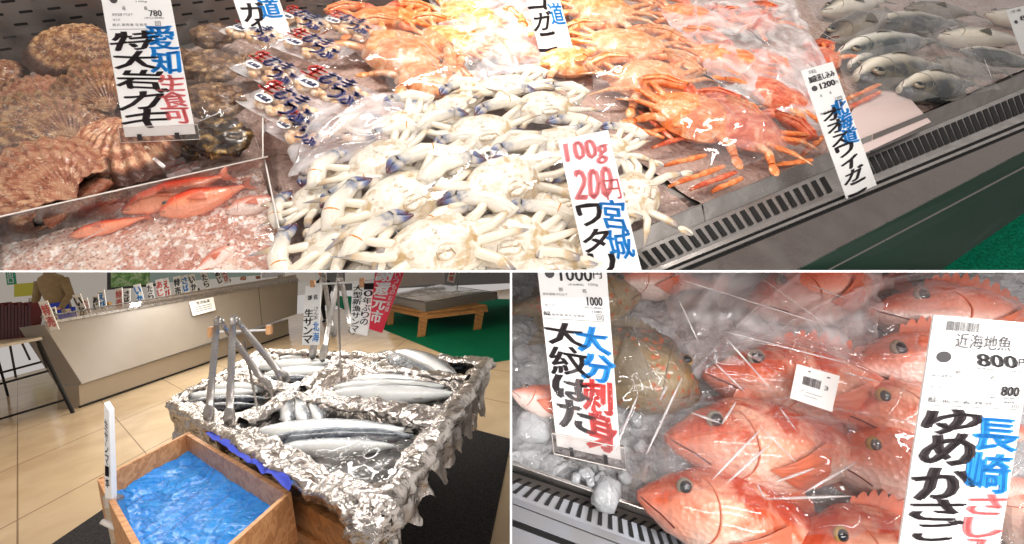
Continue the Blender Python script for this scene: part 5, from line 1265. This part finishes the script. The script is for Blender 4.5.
# rolled foil rims and dividers
def roll(a, b, r, h=RH+.03):
    pts = []; n = 26
    for k in range(n+1):
        x, y = lerp(a[0], b[0], k/n), lerp(a[1], b[1], k/n); p = A_(x, y, h); pts.append(p + L.N*crump(p, 1.2) + L.Yf*crump(p+V((1, 2, 3)), .8))
    g = G()
    def f(u, v):
        k = min(int(u*n), n-1); t = u*n-k; p = pts[k].lerp(pts[k+1], t); an = 2*PI*v; d = (pts[-1]-pts[0]).normalized(); s_ = d.cross(L.N).normalized()
        rr_ = r*(1+.5*noise.noise(p*30+V((math.cos(an)*2, math.sin(an)*2, 0))))
        return p + s_*math.cos(an)*rr_ + L.N*math.sin(an)*rr_*.7
    return g.grid(f, 90, 14, cv=True)
for a, b, r in ((QA, QD, .03), (QD, QC, .045), (QC, QB, .03), (QB, QA, .03), ((243, 424), (296, 398), .04), ((296, 398), (445, 425), .032), ((236, 380), (300, 392), .03), ((300, 390), (342, 364), .04), ((342, 366), (470, 382), .03)):
    emit(roll(a, b, r), 'foil_roll', M['foil'], stand, 'L')
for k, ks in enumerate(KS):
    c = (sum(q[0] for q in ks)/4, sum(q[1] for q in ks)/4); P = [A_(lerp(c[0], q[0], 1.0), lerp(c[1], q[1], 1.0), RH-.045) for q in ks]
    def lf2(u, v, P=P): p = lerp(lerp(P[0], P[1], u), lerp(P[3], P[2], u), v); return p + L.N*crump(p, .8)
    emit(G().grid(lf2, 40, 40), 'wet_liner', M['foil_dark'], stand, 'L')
# wooden crate carrying the trays
cq = [(292, 500), (300, 460), (430, 440), (398, 575)]
b_ = [A_(x, y, .02) for x, y in ((280, 640), (310, 540), (425, 480), (420, 640))]
crate_top = [A_(x, y, RH-.06) for x, y in ((286, 494), (300, 440), (370, 400), (350, 532))]
emit(G().hexa([p - L.N*(RH-.09) for p in crate_top], crate_top), 'wooden_crate', M['wood2'], stand, 'L', False)
g = G()
for z in (.1, .28, .46):
    for a, b in ((crate_top[0], crate_top[3]), (crate_top[3], crate_top[2])):
        o_ = (a-crate_top[1]); o_ = ((a+b)/2-(crate_top[0]+crate_top[2])/2); o_ = (o_-L.N*o_.dot(L.N)).normalized()*.02
        g.hexa([a+o_-L.N*(z+.15), b+o_-L.N*(z+.15), b-L.N*(z+.15), a-L.N*(z+.15)], [a+o_-L.N*z, b+o_-L.N*z, b-L.N*z, a-L.N*z])
emit(g, 'crate_boards', M['wood2'], stand, 'L', False)
emit(G().ellip(A_(374, 522, RH+.02), (L.Xf*.075, L.Yf*.06, L.N*.05), 40, 24, fn=lambda d: 1+.3*noise.noise(d*4)+.15*noise.noise(d*9)), 'foil_corner', M['foil'], stand, 'L')
# ---- saury: head, tail, dorsal
SY = [(0, (250, 433), (412, 430), 1, .03, 'white bellied saury uppermost in the front hollow'), (0, (256, 443), (420, 437), -1, .02, 'dark blue backed saury below the white one in the front hollow'), (0, (268, 450), (400, 446), 1, .005, 'saury deepest in the front hollow'),
      (0, (286, 394), (289, 428), 1, .03, 'saury tail poking straight up at the middle ridge'), (0, (295, 398), (309, 428), 1, .03, 'curved saury tail beside the straight one at the middle ridge'), (0, (305, 400), (324, 426), 1, .025, 'third saury tail at the middle ridge'),
(1, (176, 399), (262, 391), 1, .03, 'pale saury in the left hollow, nearest the counter side'), (1, (180, 405), (268, 398), -1, .02, 'dark backed saury in the left hollow'), (1, (186, 410), (258, 405), -1, .01, 'lowest dark saury in the left hollow'), (1, (206, 389), (280, 388), 1, .03, 'saury behind the upright tongs in the left hollow'),
      (2, (252, 368), (338, 362), 1, .03, 'saury in the rear left hollow, white side up'), (2, (262, 375), (345, 370), 1, .02, 'lower saury in the rear left hollow'), (2, (248, 381), (318, 378), -1, .01, 'dark saury in the rear left hollow'), (2, (272, 360), (330, 356), 1, .02, 'saury furthest back in the rear left hollow'),
      (3, (318, 397), (462, 394), 1, .035, 'large pale saury in the centre hollow'), (3, (330, 388), (450, 386), 1, .03, 'upper pale saury in the centre hollow'), (3, (350, 380), (440, 384), 1, .02, 'saury behind the pale ones in the centre hollow'), (3, (352, 404), (440, 414), -1, .005, 'dark saury at the near side of the centre hollow'),
      (4, (380, 354), (452, 384), -1, .02, 'dark backed saury slanting in the rear right hollow'), (4, (392, 353), (462, 380), 1, .03, 'shining saury slanting over the dark one in the rear right hollow'), (4, (346, 366), (412, 370), 1, .01, 'saury under the slanting ones in the rear right hollow'), (4, (430, 374), (484, 362), -1, .01, 'dark saury at the right end of the rear hollow')]
for k, (kk, a, b, d, h, lab) in enumerate(SY):
    ws = .8 if 3 <= k <= 5 else 1.15; 
    if kk in (1, 2): ws = 1.2
    fish(L, a, b, RH+h-.025, 'saury', M['saury'], M['fin_grey'], d, lab, 'pacific saury in the foil hollows', name='saury', wscale=ws*(1 if not 3 <= k <= 5 else 1.6), iris='s', seed=k, bend=R.uniform(-.02, .03), tscale=1.35)
leafy_film(L, [(300, 440), (420, 438), (405, 486), (325, 478)], RH+.005, 'plastic_film', 'crumpled clear film and melting ice in the front hollow', M['film_soft'], .03, 12, .012, 71, 40)
# ---- hanging stands and tongs
def stand_rod(pole, rod, name, label, hb, clips, baseR=.05):
    b = A_(*pole[0], hb); t = empty(name, b, label, 'stand')
    emit(G().tube([b, L.up(b, *pole[1])], .006, 8), 'pole', M['steel_dark'], t, 'L')
    emit(G().ellip(b, (L.Xf*baseR, L.Yf*baseR, L.N*.012), 20, 8), 'base', M['steel_dark'], t, 'L')
    emit(G().tube([L.up(b, *rod[0]), L.up(b, *rod[1])], .006, 8), 'rod', M['white'], t, 'L')
    for (x, y, hh_, ww) in clips:
        P = [L.up(b, x, y), L.up(b, x+ww, y), L.up(b, x+ww, y+hh_), L.up(b, x, y+hh_)]
        emit(G().hexa([p + L.Yf*.012 for p in P], [p - L.Yf*.012 for p in P]), 'wooden_clip', M['wood'], t, 'L', False)
    return b
sb1 = stand_rod(((258, 412), (244, 340)), ((214, 332), (270, 330)), 'tongs_stand', 'thin pole with crossbar and clips beside the front pair of tongs', RH, [(209, 327, 10, 3), (267, 325, 9, 4.5)], .03)
sb2 = stand_rod(((341, 386), (338, 281)), ((310, 284.5), (378, 281)), 'sign_stand', 'pole with white crossbar holding the hanging cards and tongs', RH, [(311, 280, 7, 4), (360, 278, 9, 4.5)], .03)
def tongs(apex, a1, a2, label, hb=RH+.01, w_=.017, tip=.04, base=None):
    b = A_(*a1, hb) if base is None else base; t = empty('serving_tongs', b, label, 'tongs'); ap = L.up(b, *apex)
    for k, e in enumerate((a1, a2)):
        q = (b if k == 0 else L.up(b, *e)); 
        if k == 1: q = q + L.Yf*.12
        d = (q-ap).normalized(); m_ = ap.lerp(q, .8)
        ap2 = ap + L.Yf*(.0 if k == 0 else .03)
        g = G().tube([ap2, ap2.lerp(q, .15), ap2.lerp(q, .5), ap2.lerp(q, .8)], [w_*.8, w_, w_*1.05, w_*1.15], 10, flat=.45, up=L.Yf)
        emit(g, 'arm', M['steel'], t, 'L')
        s_ = d.cross(L.Yf).normalized(); c = ap2.lerp(q, .9)
        def fn(dd): return 1+.05*math.cos(dd.x*30)
        emit(G().ellip(c, (d*(q-ap2).length*.12, s_*tip*.72, d.cross(s_)*.012), 20, 10, fn=fn), 'tip', M['steel'], t, 'L')
    g = G(); aa, bb = ap, ap + L.Yf*.03
    g.tube([aa - L.N*.01, aa + L.N*.012, (aa+bb)/2 + L.N*.018, bb + L.N*.012, bb - L.N*.01], w_*.8, 8); emit(g, 'hinge', M['steel'], t, 'L')
tongs((217, 323), (208, 424), (256, 398), 'steel tongs at the far left of the foil trays')
tongs((233, 322), (229, 428), (274, 390), 'steel tongs right next to the leftmost pair')
tongs((322, 277), (312, 359), (327, 340), 'steel tongs hanging left on the white crossbar', hb=RH+.05)
tongs((339, 276), (322, 361), (346, 338), 'steel tongs hanging right on the white crossbar, one arm swung out', hb=RH+.05)
def hang(c, name, label, texts, mat='card', base=None, cat='hanging card', dz=0):
    b = (base or sb2) + L.Yf*dz; P = [L.up(b, *q) for q in c]
    t = empty(name, P[3], label, cat); emit(G().hexa([p + L.Yf*.006 for p in P], P), 'sheet', M[mat], t, 'L', False)
    for nm, m_, items in texts:
        g = G(); f = pf_(P, -.003)
        for it in items: (vtext if it[0] == 'v' else fit_text)(g, f, *it[1:])
        emit(g, nm, M[m_], t, 'L', False)
hang(((305.5, 286.5), (321, 284), (319, 345), (302, 345)), 'hanging_card', 'narrow white hanging card behind the tongs with black brush writing', [('black_writing', 'inkb', [('v', '生サンマ', (.05, .38, .58, .98), .03)]), ('blue_writing', 'inkblue', [('v', '北海', (.6, .6, .98, .95), .02)]), ('small_printing', 'inkgrey', [('h', '部 名', (.2, .16, .8, .24), .02), ('v', 'さんま', (.62, .36, .9, .58), .0)])])
hang(((352.4, 283), (377, 281), (367, 336), (350, 332)), 'hanging_card', 'white hanging card beside the red banner with two columns of black writing', [('black_writing', 'inkb', [('v', '10年ぶりの', (.52, .02, .92, .82), .02), ('v', '大型新漁サンマ', (.06, .04, .46, .98), .02)])])
hang(((376, 264), (407, 264), (382, 333), (369, 329)), 'red_banner', 'slanting red hanging banner with large white characters', [('white_writing', 'card', [('v', '謝還元市', (.06, .05, .66, .9), .04)]), ('small_white_writing', 'card', [('v', 'いつものお客様', (.72, .12, .92, .7), .01)])], 'redsign', cat='banner', dz=-.03)
# ---- wooden box with blue sheet
WH = .80
wc = [A_(*q, WH) for q in ((97, 479), (188, 432), (291, 492), (164, 606))]
wb = empty('wooden_box', wc[0] - L.N*.16, 'open square pale wooden box in front of the foil trays', 'box')
cen = sum(wc, V((0, 0, 0)))/4
for i in range(4):
    a, b = wc[i], wc[(i+1) % 4]; d = (b-a).normalized(); inn = L.N.cross(d).normalized(); inn = inn if (cen-a).dot(inn) > 0 else -inn
    q = [a, b, b + inn*.016, a + inn*.016]
    emit(G().hexa([p - L.N*.15 for p in q], q), 'side_board', M['wood'], wb, 'L', False)
emit(G().hexa([p - L.N*.16 for p in wc], [p - L.N*.145 for p in wc]), 'bottom_board', M['wood'], wb, 'L', False)
wi = [cen + (p-cen)*.955 - L.N*.11 for p in wc]
def bl(u, v):
    p = lerp(lerp(wi[0], wi[1], u), lerp(wi[3], wi[2], u), v); e = min(u, 1-u, v, 1-v)
    st = abs(noise.noise(V((u*5, v*16, 0))))*.012 + .010*noise.noise(V((u*3, v*7, 4))) + .004*abs(noise.noise(V((u*22, v*30, 2))))
    return p + L.N*(st + .03*max(0, .12-e)/.12)
emit(G().grid(bl, 90, 90), 'blue_plastic_sheet', M['blue'], None, 'L', label='shiny crinkled blue plastic sheet lining the wooden box', cat='plastic sheet')
# blue tape strip between box and foil
bt = [A_(x, y, RH+.055) for x, y in ((203, 430), (212, 426), (296, 474), (288, 484))]
def btf(u, v):
    k = .25+.9*abs(noise.noise(V((u*5, 0, 0)))); p = lerp(lerp(bt[0], bt[3], u), lerp(bt[1], bt[2], u), v*min(1, k+.2)); return p + L.N*(.02*noise.noise(p*30)-.012)
emit(G().grid(btf, 20, 60), 'blue_tape', M['apron'], None, 'L', label='blue plastic strip between the wooden box and the foil', cat='strip')
# thin card seen edge on, in a clip on the box
cb_ = A_(109, 500, WH); t = empty('card_holder', cb_, 'white card seen almost edge on, clipped to the left board of the wooden box', 'price card')
P = [L.up(cb_, 104, 403), L.up(cb_, 109, 411), L.up(cb_, 112, 508), L.up(cb_, 105, 508)]
emit(G().hexa([p + L.Yf*.02 for p in P], P), 'card', M['card'], t, 'L', False)
g = G(); vtext(g, pf_(P, -.003), '生サンマ一本', (.2, .12, .8, .8), .02); emit(g, 'writing', M['inkb'], t, 'L', False)
P = [L.up(cb_, 102, 497), L.up(cb_, 116, 500), L.up(cb_, 128, 548), L.up(cb_, 112, 548)]
emit(G().hexa([p + L.Yf*.03 for p in P], P), 'clear_clip', M['acrylic'], t, 'L', False)
emit(G().tube([L.up(cb_, 102, 521), L.up(cb_, 116, 528)], .009, 8), 'clip_screw', M['white'], t, 'L')
# ================================================================== partitions, camera, light
def slab(n1, a1, n2, s0, s1, name):
    """thin white board through the viewer's axis; n1 = its face normal, a1 = along, from s0 to s1"""
    o0 = CAM + CZW*D0; far = 11.0; mats = M['divider']; g = G()
    c = [o0 + a1*s0, o0 + a1*s1, CAM + CZW*far + a1*s1, CAM + CZW*far + a1*s0]
    g.hexa([p - n1*HALF for p in c], [p + n1*HALF for p in c])
    return emit(g, name, mats, None, 'N', False, kind='structure')
slab(CYW, CXW, None, -9, 9, 'ceiling')
slab(CXW, -CYW, None, HALF, 6, 'wall_between')
cam = bpy.data.objects.new('camera', bpy.data.cameras.new('camera')); col.objects.link(cam)
cam.data.sensor_width = 36; cam.data.lens = 36*F/1024; cam.data.clip_start = .01; cam.data.clip_end = 60
cam.data.shift_x = (512-CX)/1024; cam.data.shift_y = -(272-CY)/1024
cam.matrix_world = Matrix.Translation(CAM) @ C2W.to_4x4()
bpy.context.scene.camera = cam
def area(name, loc, target, sx, sy, power, color=(1, 1, 1), spread=180, xdir=None):
    d = bpy.data.lights.new(name, 'AREA'); d.shape = 'RECTANGLE'; d.size = sx; d.size_y = sy; d.energy = power; d.color = color; d.spread = math.radians(spread)
    o = bpy.data.objects.new(name, d); col.objects.link(o); o.location = loc
    z = (loc - target).normalized(); x = (xdir - z*z.dot(xdir)).normalized() if xdir else V((1, 0, 0)).cross(z).normalized()
    y = z.cross(x); o.matrix_world = Matrix.Translation(loc) @ Matrix((x, y, z)).transposed().to_4x4(); return o
WARM = (1, .93, .86)
# top case: lamp tubes over the case and a bright spot lamp on the crabs
mid = T.at(500, 60, 0)
for k, off in enumerate((-.45, 0.0, .5)):
    c = T.at(512, 60, 0) + T.Xf*off + T.N*1.15 + T.Yf*(.22+.1*k)
    area('case_lamp', c, c - T.N, 1.2, .03, 7.2, WARM, xdir=T.Xf*.9 + T.Yf*.45)
area('case_lamp', T.at(380, 20, 0) + T.N*1.1 - T.Yf*.1, T.at(480, 90, 0), .25, .25, 7, WARM)
s = bpy.data.lights.new('spot_lamp', 'SPOT'); s.energy = 85; s.spot_size = math.radians(34); s.spot_blend = 1.0; s.shadow_soft_size = .06; s.color = (1, .95, .88)
so = bpy.data.objects.new('spot_lamp', s); col.objects.link(so); so.location = T.at(530, 20, 0) + T.N*1.3
so.rotation_euler = (T.at(520, 50, 0) - so.location).to_track_quat('-Z', 'Y').to_euler()
# shop floor: ceiling strip lights just under the partition
for k, (z, x, p_) in enumerate(((.9, -.7, 9), (1.7, -1.0, 16), (2.7, -1.6, 26), (4.0, -2.4, 45), (5.6, -3.0, 70), (7.0, -4.5, 80))):
    c = CAM + CZW*z + CXW*x - CYW*.02
    area('ceiling_lamp', c, c - CYW, 1.1+.35*k, .14, p_*.64, (1, .97, .92), xdir=CXW)
# fish case on the right: two tubes above and behind the viewer
for k, (x, z, y) in enumerate(((.25, -.1, .45), (.75, .12, .35), (.5, -.45, .2))):
    c = CAM + CXW*x + T.N*y + T.Yf*z
    area('counter_lamp', c, B.at(760, 410, 0), .9, .035, 4.8, (1, .98, .97), xdir=CXW)
wd = bpy.data.worlds.new('world'); bpy.context.scene.world = wd; wd.use_nodes = True
bgn = wd.node_tree.nodes['Background']; bgn.inputs[0].default_value = (1.0, .93, .89, 1); bgn.inputs[1].default_value = .5
sc = bpy.context.scene; sc.view_settings.view_transform = 'Standard'; sc.view_settings.look = 'None'; sc.view_settings.gamma = 1; sc.view_settings.exposure = 0.0
sc.view_settings.use_curve_mapping = False
sc.cycles.transparent_max_bounces = 24; sc.cycles.max_bounces = 8; sc.cycles.caustics_reflective = False; sc.cycles.caustics_refractive = False
sc.cycles.use_denoising = True; sc.cycles.sample_clamp_indirect = 6
